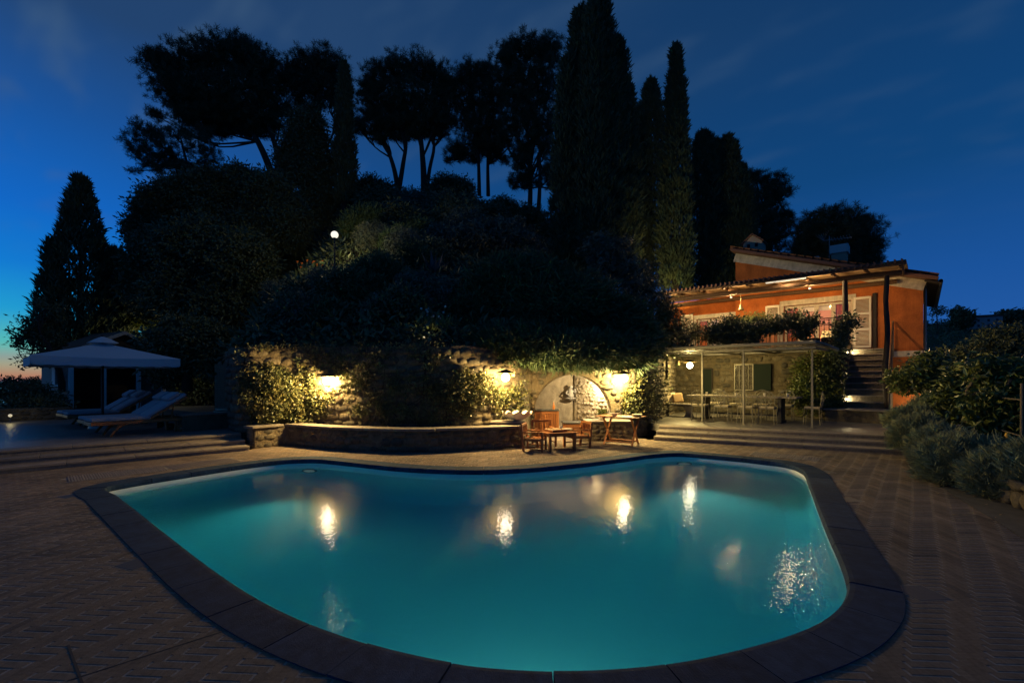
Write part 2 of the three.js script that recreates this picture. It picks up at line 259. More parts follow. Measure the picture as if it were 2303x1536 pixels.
  for (const [a, b, w] of [[[152, 1452], [186, 1545], 0.012], [[498, 1421], [150, 1532], 0.01]]) { const p = P(...a, 0.0046), q2 = P(...b, 0.0046); part('expansion_joint', bar(p, q2, w, 0.006), jm, deck); }
}
{ // coping stones round the pool
  const cop = setting('pool_coping'), r = rng(31), offset0 = offset(0.02); let i = 0;
  const inn = offset(-0.03), inn2 = offset(-0.012), out = offset(COP);
  while (i < NP) {
    const len = Math.min(NP - i, 7 + Math.floor(r() * 3)), pos = [], idx = [], uv = [], y = rr(0.012, 0.018, r), rows = len + 1; if (NP - i - len < 4) { i = i; }
    const u0 = r() * 5; let s = 0;
    for (let k = 0; k < rows; k++) {
      const f = k === 0 ? 0.025 : k === rows - 1 ? 1 - 0.025 : 0, a = i + k, A = ((k === rows - 1 ? a - 1 : a) % NP), B = (A + 1) % NP, t = k === 0 ? 0.06 : k === rows - 1 ? 0.94 : 0;
      const at = (L) => [lerp(L[A][0], L[B][0], t), lerp(L[A][1], L[B][1], t)];
      const sec = [[inn2, -0.07], [inn, -0.055], [inn, -0.02], [inn2, y - 0.004], [offset0, y], [out, y], [out, -0.05]];
      for (const [L, yy] of sec) { const [x, z] = at(L); pos.push(x, yy, -z); } for (let q = 0; q < 7; q++) uv.push(u0 + k * 0.077, [0, 0.02, 0.05, 0.07, 0.09, 0.4, 0.46][q]);
    }
    for (let k = 0; k < rows - 1; k++) for (let q = 0; q < 6; q++) { const a = k * 7 + q; idx.push(a, a + 7, a + 1, a + 1, a + 7, a + 8); }
    for (const base of [0, (rows - 1) * 7]) for (let q = 1; q < 6; q++) idx.push(base, base + q, base + q + 1);
    const g = new THREE.BufferGeometry(); g.setAttribute('position', new THREE.Float32BufferAttribute(pos, 3)); g.setAttribute('uv', new THREE.Float32BufferAttribute(uv, 2)); g.setIndex(idx); const fl = g.toNonIndexed(); fl.computeVertexNormals();
    const n = fl.attributes.normal; let up = 0; for (let k = 0; k < n.count; k++) up += n.getY(k); if (up < 0) { const ix = g.index.array; for (let k = 0; k < ix.length; k += 3) { const tt = ix[k]; ix[k] = ix[k + 1]; ix[k + 1] = tt; } }
    const g2 = g.toNonIndexed(); g2.computeVertexNormals();
    part('coping_stone', g2, M.coping[Math.floor(r() * 3)], cop); i += len;
  }
}
{ // basin and water
  const basin = setting('pool_basin'), pos = [], idx = [], uv = [];
  const ring = [[0.0, -0.055], [0.0, WATER - 0.5], [-0.02, FLOOR + 0.35], [-0.12, FLOOR + 0.1], [-0.35, FLOOR]];
  const L = ring.map(([d]) => offset(d));
  for (let i = 0; i <= NP; i++) for (let k = 0; k < ring.length; k++) { const [x, z] = L[k][i % NP]; pos.push(x, ring[k][1], -z); uv.push(i * 0.077, ring[k][1]); }
  for (let i = 0; i < NP; i++) for (let k = 0; k < ring.length - 1; k++) { const a = i * ring.length + k, b = a + ring.length; idx.push(a, b, a + 1, a + 1, b, b + 1); }
  const g = new THREE.BufferGeometry(); g.setAttribute('position', new THREE.Float32BufferAttribute(pos, 3)); g.setAttribute('uv', new THREE.Float32BufferAttribute(uv, 2)); g.setIndex(idx); g.computeVertexNormals();
  part('pool_wall', g, M.plaster, basin);
  part('pool_floor', flat(offset(-0.34), FLOOR), M.plaster, basin);
  const wpoly = offset(0.03), s = new THREE.Shape(wpoly.map(([x, z]) => new THREE.Vector2(x, z)));
  const wg = new THREE.ExtrudeGeometry(s, { depth: 1.7, bevelEnabled: false }).rotateX(-Math.PI / 2).translate(0, WATER - 1.7, 0);
  const wm = new THREE.MeshPhysicalMaterial({ roughness: 0.02, transmission: 1, thickness: 1, ior: 1.333, side: THREE.DoubleSide, bumpMap: rep(T.ripple, 0.8), bumpScale: 0.0021, attenuationDistance: 5 });
  wm.attenuationColor = new THREE.Color().setRGB(0.02, 0.47, 0.76); wm.color.setRGB(1, 1, 1); wm.name = 'pool water';
  struct('pool_water', wg, wm);
}
// ---- underwater lamps in the far wall of each lobe, one more added near
function poolLamp(label, px, py, aim, I, cone) {
  const p0 = P(px, py, 0.012), i = poolIn.reduce((b, q, k) => (Math.hypot(q[0] - p0.x, q[1] + p0.z) < Math.hypot(poolIn[b][0] - p0.x, poolIn[b][1] + p0.z) ? k : b), 0);
  const [x, z] = poolIn[i], [nx, nz] = poolNorm[i], t = thing('underwater_lamp', label, 'lamp', [x - nx * 0.02, -0.62, -(z - nz * 0.02)], Math.atan2(-nx, nz), 'lamps under the water');
  part('ring', new THREE.TorusGeometry(0.14, 0.02, 8, 24), M.greyMetal, t);
  part('lens', new THREE.CylinderGeometry(0.13, 0.13, 0.02, 24).rotateX(Math.PI / 2), glow('pool lamp lens', [0.9, 0.75, 0.6], 0.12, [0.4, 0.4, 0.4]), t);
  const s = new THREE.SpotLight(new THREE.Color(1, 1, 0.68), I, 0, cone, 0.5, 2); s.position.set(x - nx * 0.1, -0.62, -(z - nz * 0.1)); s.target.position.copy(aim); s.castShadow = true; s.shadow.radius = 4; scene.add(s, s.target);
}
poolLamp('round underwater lamp in the pool wall beside the sun terrace steps', 690, 1034, V(-3.45, -1.0, -5.0), 11, 0.62);
poolLamp('round underwater lamp in the pool wall below the dining terrace', 1540, 1019, V(2.9, -1.0, -5.5), 14.5, 0.62);

poolLamp('round underwater lamp added in the pool wall opposite the niche to light the near floor', 1180, 1510, V(0.2, -1.4, -4.2), 3.4, 1.2);  // unseen lamp, added to brighten the near part of the pool floor
// ---- sun terrace (west) and dining terrace (east) with their steps
function stepsAlong(setName, L, side, run, terrace) {
  const t = setting(setName), a = V(L.a[0], 0, -L.a[1]), b = V(L.b[0], 0, -L.b[1]), d = b.clone().sub(a), len = d.length(); d.normalize();
  const n = V(d.z, 0, -d.x).multiplyScalar(side), r = rng(setName.length * 7), ang = Math.atan2(-d.z, d.x);
  for (let k = 0; k < 3; k++) {
    let s = 0; const y1 = (k + 1) * TE / 3;
    while (s < len - 0.05) {
      const w = Math.min(len - s, rr(0.95, 1.35, r)), dep = run + 0.06, c = a.clone().addScaledVector(d, s + w / 2).addScaledVector(n, k * run + dep / 2);
      const m = part('step_slab', rbox(w - 0.006, 0.045, dep, 0.008), M.stepStone[Math.floor(r() * 3)], t); m.position.set(c.x, y1 - 0.0225 + rr(-0.001, 0.001, r), c.z); m.rotation.y = ang;
      s += w;
    }
    const c = a.clone().addScaledVector(d, len / 2).addScaledVector(n, k * run + 0.03 + 0.4), m = part('step_riser', boxG(len, TE / 3 - 0.045, 0.8), M.capStone, t); m.position.set(c.x, y1 - 0.045 - (TE / 3 - 0.045) / 2, c.z); m.rotation.y = ang;
  }
  part('terrace_floor', slab(terrace(a, b, d, n), TE - 0.2, TE - 0.003), M.paving, t);
  return t;
}
stepsAlong('sun_terrace', stepL, 1, 0.36, (a, b, d, n) => { const p = (v) => [v.x, -v.z], A = a.clone().addScaledVector(n, 0.98), B = b.clone().addScaledVector(n, 0.98); return [p(A), p(B), [-6.6, 11.4], [-7.2, 12.4], [-9.6, 15.5], [-12, 20], [-14.5, 23], [-20.5, 20.5], [-20, 15], [-17, 8.5]]; });
stepsAlong('dining_terrace', stepR, 1, 0.4, (a, b, d, n) => { const p = (v) => [v.x, -v.z], A = a.clone().addScaledVector(n, 1.08), B = b.clone().addScaledVector(n, 1.08); return [p(A), p(B), [10.5, 10.6], [15, 13], [14.2, 15.6], [9, 20], [6.8, 18.2], [5.2, 16.2], [4.0, 14.1]]; });
// ---- ribbed stone gratings over the pool gutter
function grating(label, a, b, w, slats) {
  const t = thing('gutter_grating', label, 'grating', [0, 0, 0]), d = b.clone().sub(a), n = V(d.z, 0, -d.x).normalize(), ang = Math.atan2(-d.z, d.x); const mm = M.stepStone;
  t.position.copy(a.clone().add(b).multiplyScalar(0.5)).setY(-0.02); const len = d.length(); t.rotation.y = ang;
  part('tray', boxG(len, 0.008, w, 0, 0.009, 0), mat('gutter tray', [0.05, 0.045, 0.04], 0.9), t);
  const g = rbox(len / slats * 0.66, 0.02, w - 0.02, 0.004); for (let k = 0; k < slats; k++) { const m = part('slat', g, mm[k % 3], t); m.position.set((k + 0.5) / slats * len - len / 2, 0.0215, 0); }
}
for (const g of grates) grating(...g);
// ---- lids of the skimmers set in the deck
{
  const lm = mat('skimmer lid', [0.05, 0.058, 0.075], 0.6, { map: rep(T.grime, 1) }), fr = mat('lid frame', [0.2, 0.18, 0.14], 0.5, { metalness: 0.5 });
  for (const [px, py, w, d, turn, label] of [[2072, 1335, 0.27, 0.24, 0.1, 'dark square skimmer lid beside the sharp curve of the coping by the lavender side'], [1911, 1125, 0.25, 0.22, 0.1, 'dark skimmer lid in the brick deck between coping and lavender bed'], [1857, 1062, 0.24, 0.22, 0.1, 'dark skimmer lid near the grating below the dining terrace'], [309, 1268, 0.26, 0.24, -0.35, 'dark skimmer lid against the coping on the sun terrace side'], [158, 1116, 0.24, 0.22, -0.35, 'dark skimmer lid near the grating below the sun terrace']]) {
    const t = thing('skimmer_lid', label, 'lid', P(px, py, 0.001), turn, 'skimmer lids in the deck');
    part('frame', [boxG(w, 0.006, 0.01, 0, 0.003, d / 2), boxG(w, 0.006, 0.01, 0, 0.003, -d / 2), boxG(0.01, 0.006, d - 0.011, w / 2 - 0.005, 0.0031, 0), boxG(0.01, 0.006, d - 0.011, -w / 2 + 0.005, 0.0031, 0)], fr, t);
    part('plate', rbox(w - 0.024, 0.012, d - 0.014, 0.003, 0, 0.001, 0), lm, t);
  }
}
// ---------------------------------------------------------------- rubble walls
const stoneG = []; { const r = rng(77); for (let k = 0; k < 8; k++) { const g = mergeVertices(new THREE.BoxGeometry(1, 1, 1, 2, 2, 1).deleteAttribute('uv').deleteAttribute('normal')); const p = g.attributes.position; for (let i = 0; i < p.count; i++) { const x = p.getX(i), y = p.getY(i), z = p.getZ(i), edge = (Math.abs(x) > 0.4 ? 1 : 0) + (Math.abs(y) > 0.4 ? 1 : 0), sh = edge === 2 ? rr(0.78, 0.9, r) : rr(0.93, 1.04, r); p.setXYZ(i, x * sh + rr(-0.03, 0.03, r), y * sh + rr(-0.03, 0.03, r), z > 0 ? (edge === 0 ? 0.62 : edge === 1 ? 0.48 : 0.3) + rr(-0.05, 0.05, r) : z); } g.computeVertexNormals(); const uv = []; for (let i = 0; i < p.count; i++) uv.push(p.getX(i) * 0.4, p.getY(i) * 0.4); g.setAttribute('uv', new THREE.Float32BufferAttribute(uv, 2)); stoneG.push(g); } }
class Path { // wall line through [X, Z] points
  constructor(pts, smooth = true) { this.c = smooth ? new THREE.CatmullRomCurve3(pts.map(([x, z]) => V(x, 0, -z)), false, 'centripetal') : (() => { const c = new THREE.CurvePath(); for (let i = 0; i < pts.length - 1; i++) c.add(new THREE.LineCurve3(V(pts[i][0], 0, -pts[i][1]), V(pts[i + 1][0], 0, -pts[i + 1][1]))); return c; })(); this.len = this.c.getLength(); this.N = 300; this.pt = []; for (let i = 0; i <= this.N; i++) this.pt.push(this.c.getPointAt(i / this.N)); }
  at(s) { const t = clamp(s / this.len), p = this.c.getPointAt(t), d = this.c.getTangentAt(t), n = V(-d.z, 0, d.x); return { p, d, n }; }   // n points to the pool side for walls drawn from west to east
  ray(u) { for (let i = 0; i < this.N; i++) { const a = this.pt[i], b = this.pt[i + 1], fa = a.x / -a.z - u, fb = b.x / -b.z - u; if (fa <= 0 && fb > 0) return (i + fa / (fa - fb)) / this.N * this.len; } return null; }
}
function wallBody(path, y0, y1, thick, n = 80) {
  const pos = [], idx = [], uv = []; const top = typeof y1 === 'function' ? y1 : () => y1;
  for (let i = 0; i <= n; i++) { const s = i / n * path.len, { p, n: nn } = path.at(s), t = top(s), b = p.clone().addScaledVector(nn, -thick); pos.push(p.x, y0, p.z, p.x, t, p.z, p.x, t, p.z, b.x, t, b.z, b.x, t, b.z, b.x, y0, b.z); uv.push(s, y0, s, t, s, 0, s, thick, s, t, s, y0); }
  for (let i = 0; i < n; i++) for (const k of [0, 2, 4]) { const a = i * 6 + k, b = a + 6; idx.push(a, b, a + 1, a + 1, b, b + 1); }
  for (const o of [0, n * 6]) idx.push(o, o + 1, o + 4, o, o + 4, o + 5);
  const g = new THREE.BufferGeometry(); g.setAttribute('position', new THREE.Float32BufferAttribute(pos, 3)); g.setAttribute('uv', new THREE.Float32BufferAttribute(uv, 2)); g.setIndex(idx); g.computeVertexNormals(); return g;
}
function rubble(parent, path, y0, y1, size, seed, ok = () => true, proud = 0.02, cap = 300, mats = M.stones) {
  const r = rng(seed), list = []; let y = y0; const origin = parent.position;
  const q = new THREE.Quaternion(), m = new THREE.Matrix4();
  while (y < y1 - 0.04) {
    const h = Math.min(y1 - y, size * rr(0.55, 0.95, r)); let s = rr(-0.1, 0.1, r);
    while (s < path.len) { const w = size * rr(0.7, 1.7, r), hh = h * rr(0.8, 1.05, r); if (s > 0 && s + w < path.len && ok(s + w / 2, y + h / 2)) list.push([s + w / 2, y + h / 2 + rr(-0.02, 0.02, r), w * 0.95, hh * 0.95]); s += w; }
    y += h;
  }
  list.sort((a, b) => b[2] * b[3] - a[2] * a[3]);
  const late = [];
  list.forEach(([s, yy, w, h], i) => {
    const { p, d, n } = path.at(s), bx = new THREE.Matrix4().makeBasis(d, V(0, 1, 0), n); q.setFromRotationMatrix(bx); q.multiply(new THREE.Quaternion().setFromAxisAngle(V(0, 0, 1), rr(-0.12, 0.12, r)));
    const dep = 0.12, pr = proud + rr(-0.012, 0.02, r), c = p.clone().addScaledVector(n, pr - dep * 0.5); c.y = yy; c.sub(origin);
    m.compose(c, q, V(w, h, dep));
    const g = stoneG[Math.floor(r() * 8)], mm = mats[Math.floor(r() * 5)];
    if (i < cap) { const st = part('stone', g, mm, parent); st.applyMatrix4(m); } else late.push(g.clone().applyMatrix4(m));
  });
  if (late.length) part('small_stones', late, M.stones[1], parent, 'stuff');
}
const wallPath = new Path([[-10.6, 16.2], [-9.4, 14.6], [-8.1, 12.9], [-6.95, 11.35], [-6.5, 11.1], [-5.9, 11.5], [-5.3, 11.62], [-4.3, 11.25], [-3.1, 10.92], [-2, 10.8], [-1.15, 11.0], [-0.4, 11.5], [0.2, 12.2], [0.55, 12.6]]);
const wallTop = (s) => 2.42 + 0.06 * n2(s * 0.7, 3) - 0.3 * sst(5.2, 0, s);
{
  const t = thing('retaining_wall', 'tall curved rubble stone retaining wall under the garden, draped with ivy', 'wall');
  part('wall_core', wallBody(wallPath, -0.1, wallTop, 0.5), M.wallMortar, t);
  rubble(t, wallPath, 0.3, 2.36, 0.26, 101, (s, y) => y < wallTop(s) - 0.05 && s > 4);
}
{ // low planter wall in front of it, with a cap one can sit on
  const lp = new Path(lowWall, true), t = thing('planter_wall', 'low curved stone planter wall with flat cap along the far deck', 'wall');
  part('wall_core', wallBody(lp, -0.05, 0.47, 0.34), M.wallMortar, t);
  rubble(t, lp, 0.0, 0.46, 0.2, 103, () => true, 0.012, 200);
  const r = rng(9); let s = -0.04; while (s < lp.len) { const w = Math.min(lp.len - s + 0.05, rr(0.7, 1.0, r)), { p, n, d } = lp.at(s + w / 2), m = part('cap_stone', rbox(w - 0.008, 0.055, 0.42, 0.012), M.capStone, t); m.position.copy(p).addScaledVector(n, -0.15).setY(0.4985 + rr(-0.003, 0.003, r)); m.rotation.y = Math.atan2(-d.z, d.x); s += w; }
  part('planting_soil', flat([...lowWall.map(([x, z]) => [x, z + 0.25]), [0.4, 12.2], [-0.4, 11.6], [-1.15, 11.1], [-2, 10.9], [-3.1, 11.0], [-4.3, 11.4], [-5.3, 11.7]], 0.44), M.soil, t);
}

// ---------------------------------------------------------------- lamps
function pointLamp(p, I, rgb = [1, 0.74, 0.36], radius = 3) { const l = new THREE.PointLight(new THREE.Color().setRGB(...rgb), I, 0, 2); l.position.copy(p); l.castShadow = true; l.shadow.radius = radius; scene.add(l); return l; }
function wallLamp(label, p, dir, I, rgb) { // globe lantern on a bracket; dir points away from the wall
  const t = thing('wall_lamp', label, 'lamp', p, Math.atan2(dir.x, dir.z), 'globe lamps on the garden walls');
  part('back_plate', rbox(0.1, 0.16, 0.02, 0.008, 0, 0.1, -0.42), M.brass, t);
  part('bracket', limb([V(0, 0.1, -0.41), V(0, 0.23, -0.2), V(0, 0.18, 0)], 0.012, 0.01), M.brass, t);
  part('cap', lathe([[0.0, 0.2], [0.03, 0.195], [0.15, 0.15], [0.24, 0.115], [0.235, 0.108], [0, 0.13]]), M.brass, t);
  part('globe', new THREE.SphereGeometry(0.1, 20, 14), glow('lamp globe', [1, 0.9, 0.7], 22), t);
  pointLamp(p.clone(), I, rgb, 4.5);
}
// ---------------------------------------------------------------- arched niche and the wall beside it
const AX = 1.68, AR = 1.07, AZ = 12.6, ASP = 0.68;
{
  const t = thing('niche_wall', 'rubble wall pierced by the lit round arched niche', 'wall', [0, 0, 0]);
  const s = new THREE.Shape([[0.45, -0.1], [AX - AR, -0.1], [AX - AR, ASP]].map(([x, y]) => new THREE.Vector2(x, y)));
  s.absarc(AX, ASP, AR, Math.PI, 0, true); s.lineTo(AX + AR, -0.1); s.lineTo(3.05, -0.1); s.lineTo(3.05, 2.42); s.lineTo(0.45, 2.42); s.closePath();
  part('wall_core', new THREE.ExtrudeGeometry(s, { depth: 0.4, bevelEnabled: false, curveSegments: 40 }).translate(0, 0, -AZ - 0.4), M.wallMortar, t);
  const ok = (x, y, m) => !(Math.abs(x - AX) < AR + m && y < ASP) && !(Math.hypot(x - AX, y - ASP) < AR + m);
  rubble(t, new Path([[0.45, AZ], [3.05, AZ]], false), 0.02, 2.4, 0.2, 107, (q, y) => ok(q + 0.45, y, 0.14));
  // the lining of the arch and the vaulted recess behind it
  const seg = 40, NR = 1.16, ND = 1.5, arc = (r, z, y0 = 0) => { const a = [[AX - r, 0, z]]; for (let i = 0; i <= seg; i++) { const w = Math.PI - i / seg * Math.PI; a.push([AX + Math.cos(w) * r, ASP + Math.sin(w) * r, z]); } a.push([AX + r, 0, z]); return a; };
  const strip = (A, B) => { const pos = [], uv = [], idx = []; let l = 0; A.forEach((p, i) => { if (i) l += Math.hypot(p[0] - A[i - 1][0], p[1] - A[i - 1][1]); pos.push(p[0], p[1], -p[2], B[i][0], B[i][1], -B[i][2]); uv.push(l, 0, l, B[i][2] - p[2]); }); for (let i = 0; i < A.length - 1; i++) idx.push(i * 2, i * 2 + 1, i * 2 + 2, i * 2 + 2, i * 2 + 1, i * 2 + 3); const g = new THREE.BufferGeometry(); g.setAttribute('position', new THREE.Float32BufferAttribute(pos, 3)); g.setAttribute('uv', new THREE.Float32BufferAttribute(uv, 2)); g.setIndex(idx); g.computeVertexNormals(); return g; };
  part('arch_lining', strip(arc(AR - 0.012, AZ - 0.015), arc(AR - 0.012, AZ + 0.42)), M.render, t);
  part('niche_vault', strip(arc(NR, AZ + 0.4), arc(NR, AZ + 0.4 + ND)), M.render, t);
  const b = new THREE.Shape([new THREE.Vector2(AX - NR, 0), new THREE.Vector2(AX - NR, ASP)]); b.absarc(AX, ASP, NR, Math.PI, 0, true); b.lineTo(AX + NR, 0); b.closePath();
  part('niche_back', new THREE.ShapeGeometry(b, 40).translate(0, 0, -AZ - 0.4 - ND), M.render, t);
  part('earth_cover', boxG(2.7, 0.45, 2.3, AX, 2.11, -(AZ + 1.56)), M.soil, t);
  { const np = new Path([[1.96, 14.44], [2.76, 13.03]], false), top = (s) => { const x = lerp(1.96, 2.76, s / np.len) - AX; return ASP + Math.sqrt(Math.max(0.01, NR * NR - x * x)) - 0.012; }; part('niche_side_wall', wallBody(np, 0, top, 0.06, 24), M.render, t); rubble(t, np, 0.02, 1.78, 0.15, 151, (s, y) => y < top(s) - 0.09, 0.006, 120, M.paleStones); }
  part('niche_floor', boxG(2 * NR + 0.1, 0.04, ND + 0.9, AX, -0.016, -(AZ + 0.85)), M.paving, t);
}
{
  const p = thing('niche_lamp', 'small bulkhead lamp high inside the arched niche', 'lamp', [AX + 0.8, 1.53, -(AZ + 0.5)], -1.9);
  part('housing', rbox(0.07, 0.06, 0.04, 0.01), M.brass, p); part('lens', rbox(0.055, 0.045, 0.012, 0.004, 0, 0, 0.024), glow('niche lamp lens', [1, 0.86, 0.6], 1), p);
  pointLamp(V(AX + 0.75, 1.5, -(AZ + 0.475)), 22, [1, 0.77, 0.43], 1);
}
const eastPath = new Path([[3.02, 12.62], [3.4, 12.85], [3.95, 13.5], [4.5, 14.35], [5.1, 15.4], [5.7, 16.5], [6.45, 17.95]]);
{
  const t = thing('garden_wall', 'rubble garden wall running back from the niche to the house', 'wall');
  part('wall_core', wallBody(eastPath, -0.05, 2.44, 0.4), M.wallMortar, t);
  rubble(t, eastPath, 0.0, 2.4, 0.24, 109, () => true, 0.02, 180);
}
// low stone piers at both sides of the niche
function pier(label, x0, x1, z0, z1, h, seed) {
  const t = thing('stone_pier', label, 'pier', [(x0 + x1) / 2, 0, -(z0 + z1) / 2]); const w = x1 - x0, d = z1 - z0;
  part('core', boxG(w, h - 0.05, d, 0, (h - 0.05) / 2, 0), M.wallMortar, t);
  rubble(t, new Path([[x0, z0], [x1, z0]], false), 0.01, h - 0.06, 0.15, seed, () => true, 0.01);
  rubble(t, new Path([[x0, z1], [x0, z0]], false), 0.01, h - 0.06, 0.15, seed + 1, () => true, 0.01);
  rubble(t, new Path([[x1, z0], [x1, z1]], false), 0.01, h - 0.06, 0.15, seed + 2, () => true, 0.01);
  part('cap', rbox(w + 0.06, 0.05, d + 0.06, 0.012, 0, h - 0.025, 0), M.capStone, t);
}
pier('low stone pier right of the niche, under the folding table', 1.98, 3.15, 11.9, 12.5, 0.53, 211);
pier('low stone pier under the white shell basin', -0.5, 0.3, 10.95, 11.5, 0.6, 221);

// ---------------------------------------------------------------- the house
const TH = 42 * Math.PI / 180, HO = V(9.44, 0, -19.2), hs = V(Math.cos(TH), 0, Math.sin(TH)), hz = V(-Math.sin(TH), 0, Math.cos(TH));
const HL = (s, y, z) => HO.clone().addScaledVector(hs, s).addScaledVector(hz, z).setY(y);
const hpath = (s0, z0, s1, z1) => { const a = HL(s0, 0, z0), b = HL(s1, 0, z1); return new Path([[a.x, -a.z], [b.x, -b.z]], false); };
const FL = 2.71;                                            // level of the balcony and the upper floor
const roofY = (s) => 6.92 - 0.337 * s;
function wallShape(poly, holes, depth, z) { const s = new THREE.Shape(poly.map(([x, y]) => new THREE.Vector2(x, y))); for (const [a, b, c, d] of holes) s.holes.push(new THREE.Path([[a, c], [b, c], [b, d], [a, d]].map(([x, y]) => new THREE.Vector2(x, y)))); return new THREE.ExtrudeGeometry(s, { depth, bevelEnabled: false }).translate(0, 0, z - depth); }
const house = thing('orange_house', 'orange rendered house with cream trim and sloping roof above the dining terrace', 'house', HO, -TH);
const WIN = [1.78, 3.94, FL + 0.02, 4.52], DOOR = [-1.72, -0.18, FL + 0.02, 4.34];
{
  const h = house;
  part('front_wall', wallShape([[0, 0], [5.88, 0], [5.88, roofY(5.88)], [0, roofY(0)]], [WIN], 0.3, 0), M.orange, h);
  part('side_wall', boxG(0.3, roofY(5.88), 6, 5.73, roofY(5.88) / 2, -3.31), M.orange, h);
  part('upper_side_wall', boxG(0.3, 6.7, 6, 0.15, 3.35, -3.31), M.orange, h);
  part('wing_wall', wallShape([[-3.4, 0], [-0.004, 0], [-0.004, 5.2], [-3.4, 5.2]], [DOOR], 0.3, -0.28), M.orange, h);
  // frieze, base band, cream surrounds
  const ang = -Math.atan(0.337), L = 5.95 / Math.cos(ang);
  part('frieze', boxG(L, 0.34, 0.05, 2.95, roofY(2.95) - 0.16, 0.028, 0, 0, ang), M.cream, h);
  part('base_band', boxG(0.82, 0.2, 0.03, 5.47, 2.5, 0.017), M.cream, h);
  part('window_surround', [boxG(2.42, 0.2, 0.05, 2.86, 4.62, 0.027), boxG(0.12, 1.8, 0.05, 1.72, 3.62, 0.026), boxG(0.12, 1.8, 0.05, 4.0, 3.62, 0.026)], M.cream, h);
  part('door_surround', [boxG(1.8, 0.18, 0.05, -0.95, 4.43, -0.253), boxG(0.12, 1.62, 0.05, -1.78, 3.53, -0.254)], M.cream, h);
  const roof = part('roof', boxG(6.32 / Math.cos(ang), 0.1, 7.0, 3.08, roofY(3.08) + 0.09, -3.1, 0, 0, ang), M.roofTile[1], h);
  const tg = new THREE.CylinderGeometry(0.09, 0.09, 0.3, 8, 1, false, 0, Math.PI).rotateX(Math.PI / 2).rotateY(Math.PI / 2);   // curved tiles along the verge
  for (let k = 0; k < 24; k++) { const s = -0.02 + k * 0.266, m = part('verge_tile', tg, M.roofTile[k % 3], roof); m.position.set(s, roofY(s) + 0.17, 0.32); m.rotation.z = ang; }
  const eave = part('eave_boards', boxG(0.4, 0.04, 6.9, 6.1, roofY(6.1) - 0.02, -3.15, 0, 0, ang), M.darkWood, h);
  part('gutter', limb([V(6.3, roofY(6.3) + 0.02, 0.35), V(6.3, roofY(6.3) - 0.02, -6.5)], 0.06, 0.06, 8, 1), M.greyMetal, h);
  part('down_pipe', limb([V(5.93, roofY(6.1), -0.5), V(5.93, 0.3, -0.5)], 0.045, 0.045, 8, 1), M.greyMetal, h);
  // glazed leaves
  const leaves = (s0, s1, n, y0, y1, z) => { const w = (s1 - s0) / n; for (let k = 0; k < n; k++) { const c = s0 + (k + 0.5) * w, hh = y1 - y0, f = part('window_leaf', [boxG(0.07, hh, 0.05, c - w / 2 + 0.036, (y0 + y1) / 2, z), boxG(0.07, hh, 0.05, c + w / 2 - 0.036, (y0 + y1) / 2, z), boxG(w - 0.146, 0.08, 0.05, c, y1 - 0.041, z), boxG(w - 0.146, 0.28, 0.05, c, y0 + 0.141, z)], M.cream, h); part('pane', boxG(w - 0.15, hh - 0.37, 0.006, c, (y0 + y1) / 2 + 0.1, z), M.glass, f); } };
  leaves(1.8, 3.92, 4, FL + 0.03, 4.5, -0.1); leaves(-1.7, -0.2, 3, FL + 0.03, 4.32, -0.38);
  // the rooms
  const wallpaper = mat('room wall', [0.62, 0.36, 0.24], 0.9), ceil = mat('room ceiling', [0.75, 0.7, 0.62], 0.9), boards = mat('room floor', [0.22, 0.1, 0.05], 0.6);
  part('room_wall', [boxG(4.6, 2.5, 0.1, 2.9, FL + 1.2, -3.2), boxG(0.1, 2.5, 2.9, 0.65, FL + 1.2, -1.75), boxG(0.1, 2.5, 2.9, 5.15, FL + 1.2, -1.75)], wallpaper, h);
  part('room_ceiling', boxG(4.7, 0.1, 3.0, 2.9, 4.9, -1.82), ceil, h); part('room_floor', boxG(4.7, 0.1, 3.0, 2.9, FL - 0.06, -1.82), boards, h);
  part('hall_wall', [boxG(3.2, 2.4, 0.1, -1.7, FL + 1.15, -2.9), boxG(0.1, 2.4, 2.3, -3.3, FL + 1.15, -1.75), boxG(0.1, 2.4, 2.3, -0.06, FL + 1.15, -1.75)], mat('hall wall', [0.7, 0.62, 0.52], 0.9), h);
  part('hall_ceiling', boxG(3.3, 0.1, 2.6, -1.7, 4.85, -1.75), ceil, h); part('hall_floor', boxG(3.3, 0.1, 2.6, -1.7, FL - 0.06, -1.75), boards, h);
  part('dark_strip', rbox(0.12, 1.95, 0.05, 0.01, 4.6, FL + 1.0, 0.03), M.darkWood, h);  // narrow dark strip beside the folded shutter
}
{ // louvred shutters, folded back against the wall
  const louvre = rbox(0.4, 0.006, 0.045, 0.002, 0, 0, 0, 0, 0.6), sh = (label, s, z, w) => {
    const t = thing('louvred_shutter', label, 'shutter', HL(s, FL + 0.05, z), -TH, 'cream shutters of the upper floor');
    part('frame', [boxG(0.06, 1.82, 0.04, -w / 2 + 0.03, 0.91, 0), boxG(0.06, 1.82, 0.04, w / 2 - 0.03, 0.91, 0), ...[0.04, 0.66, 1.22, 1.78].map((y) => boxG(w - 0.122, 0.09, 0.038, 0, y, 0))], M.shutter, t);
    for (const [a, b, n] of [[0.1, 0.6, 11], [0.72, 1.16, 10], [1.28, 1.72, 10]]) for (let k = 0; k < n; k++) { const m = part('louvre', louvre, M.shutter, t); m.position.set(0, lerp(a, b, (k + 0.5) / n), 0); m.scale.x = (w - 0.12) / 0.4; }
  };
  sh('cream louvred shutter folded back between the glazed doors and the top of the stairs', 4.26, 0.085, 0.5); sh('cream louvred shutter folded back behind the pale balcony hedge', 1.4, 0.085, 0.5); sh('cream louvred shutter beside the smaller glazed door', -2.12, -0.19, 0.52);
}
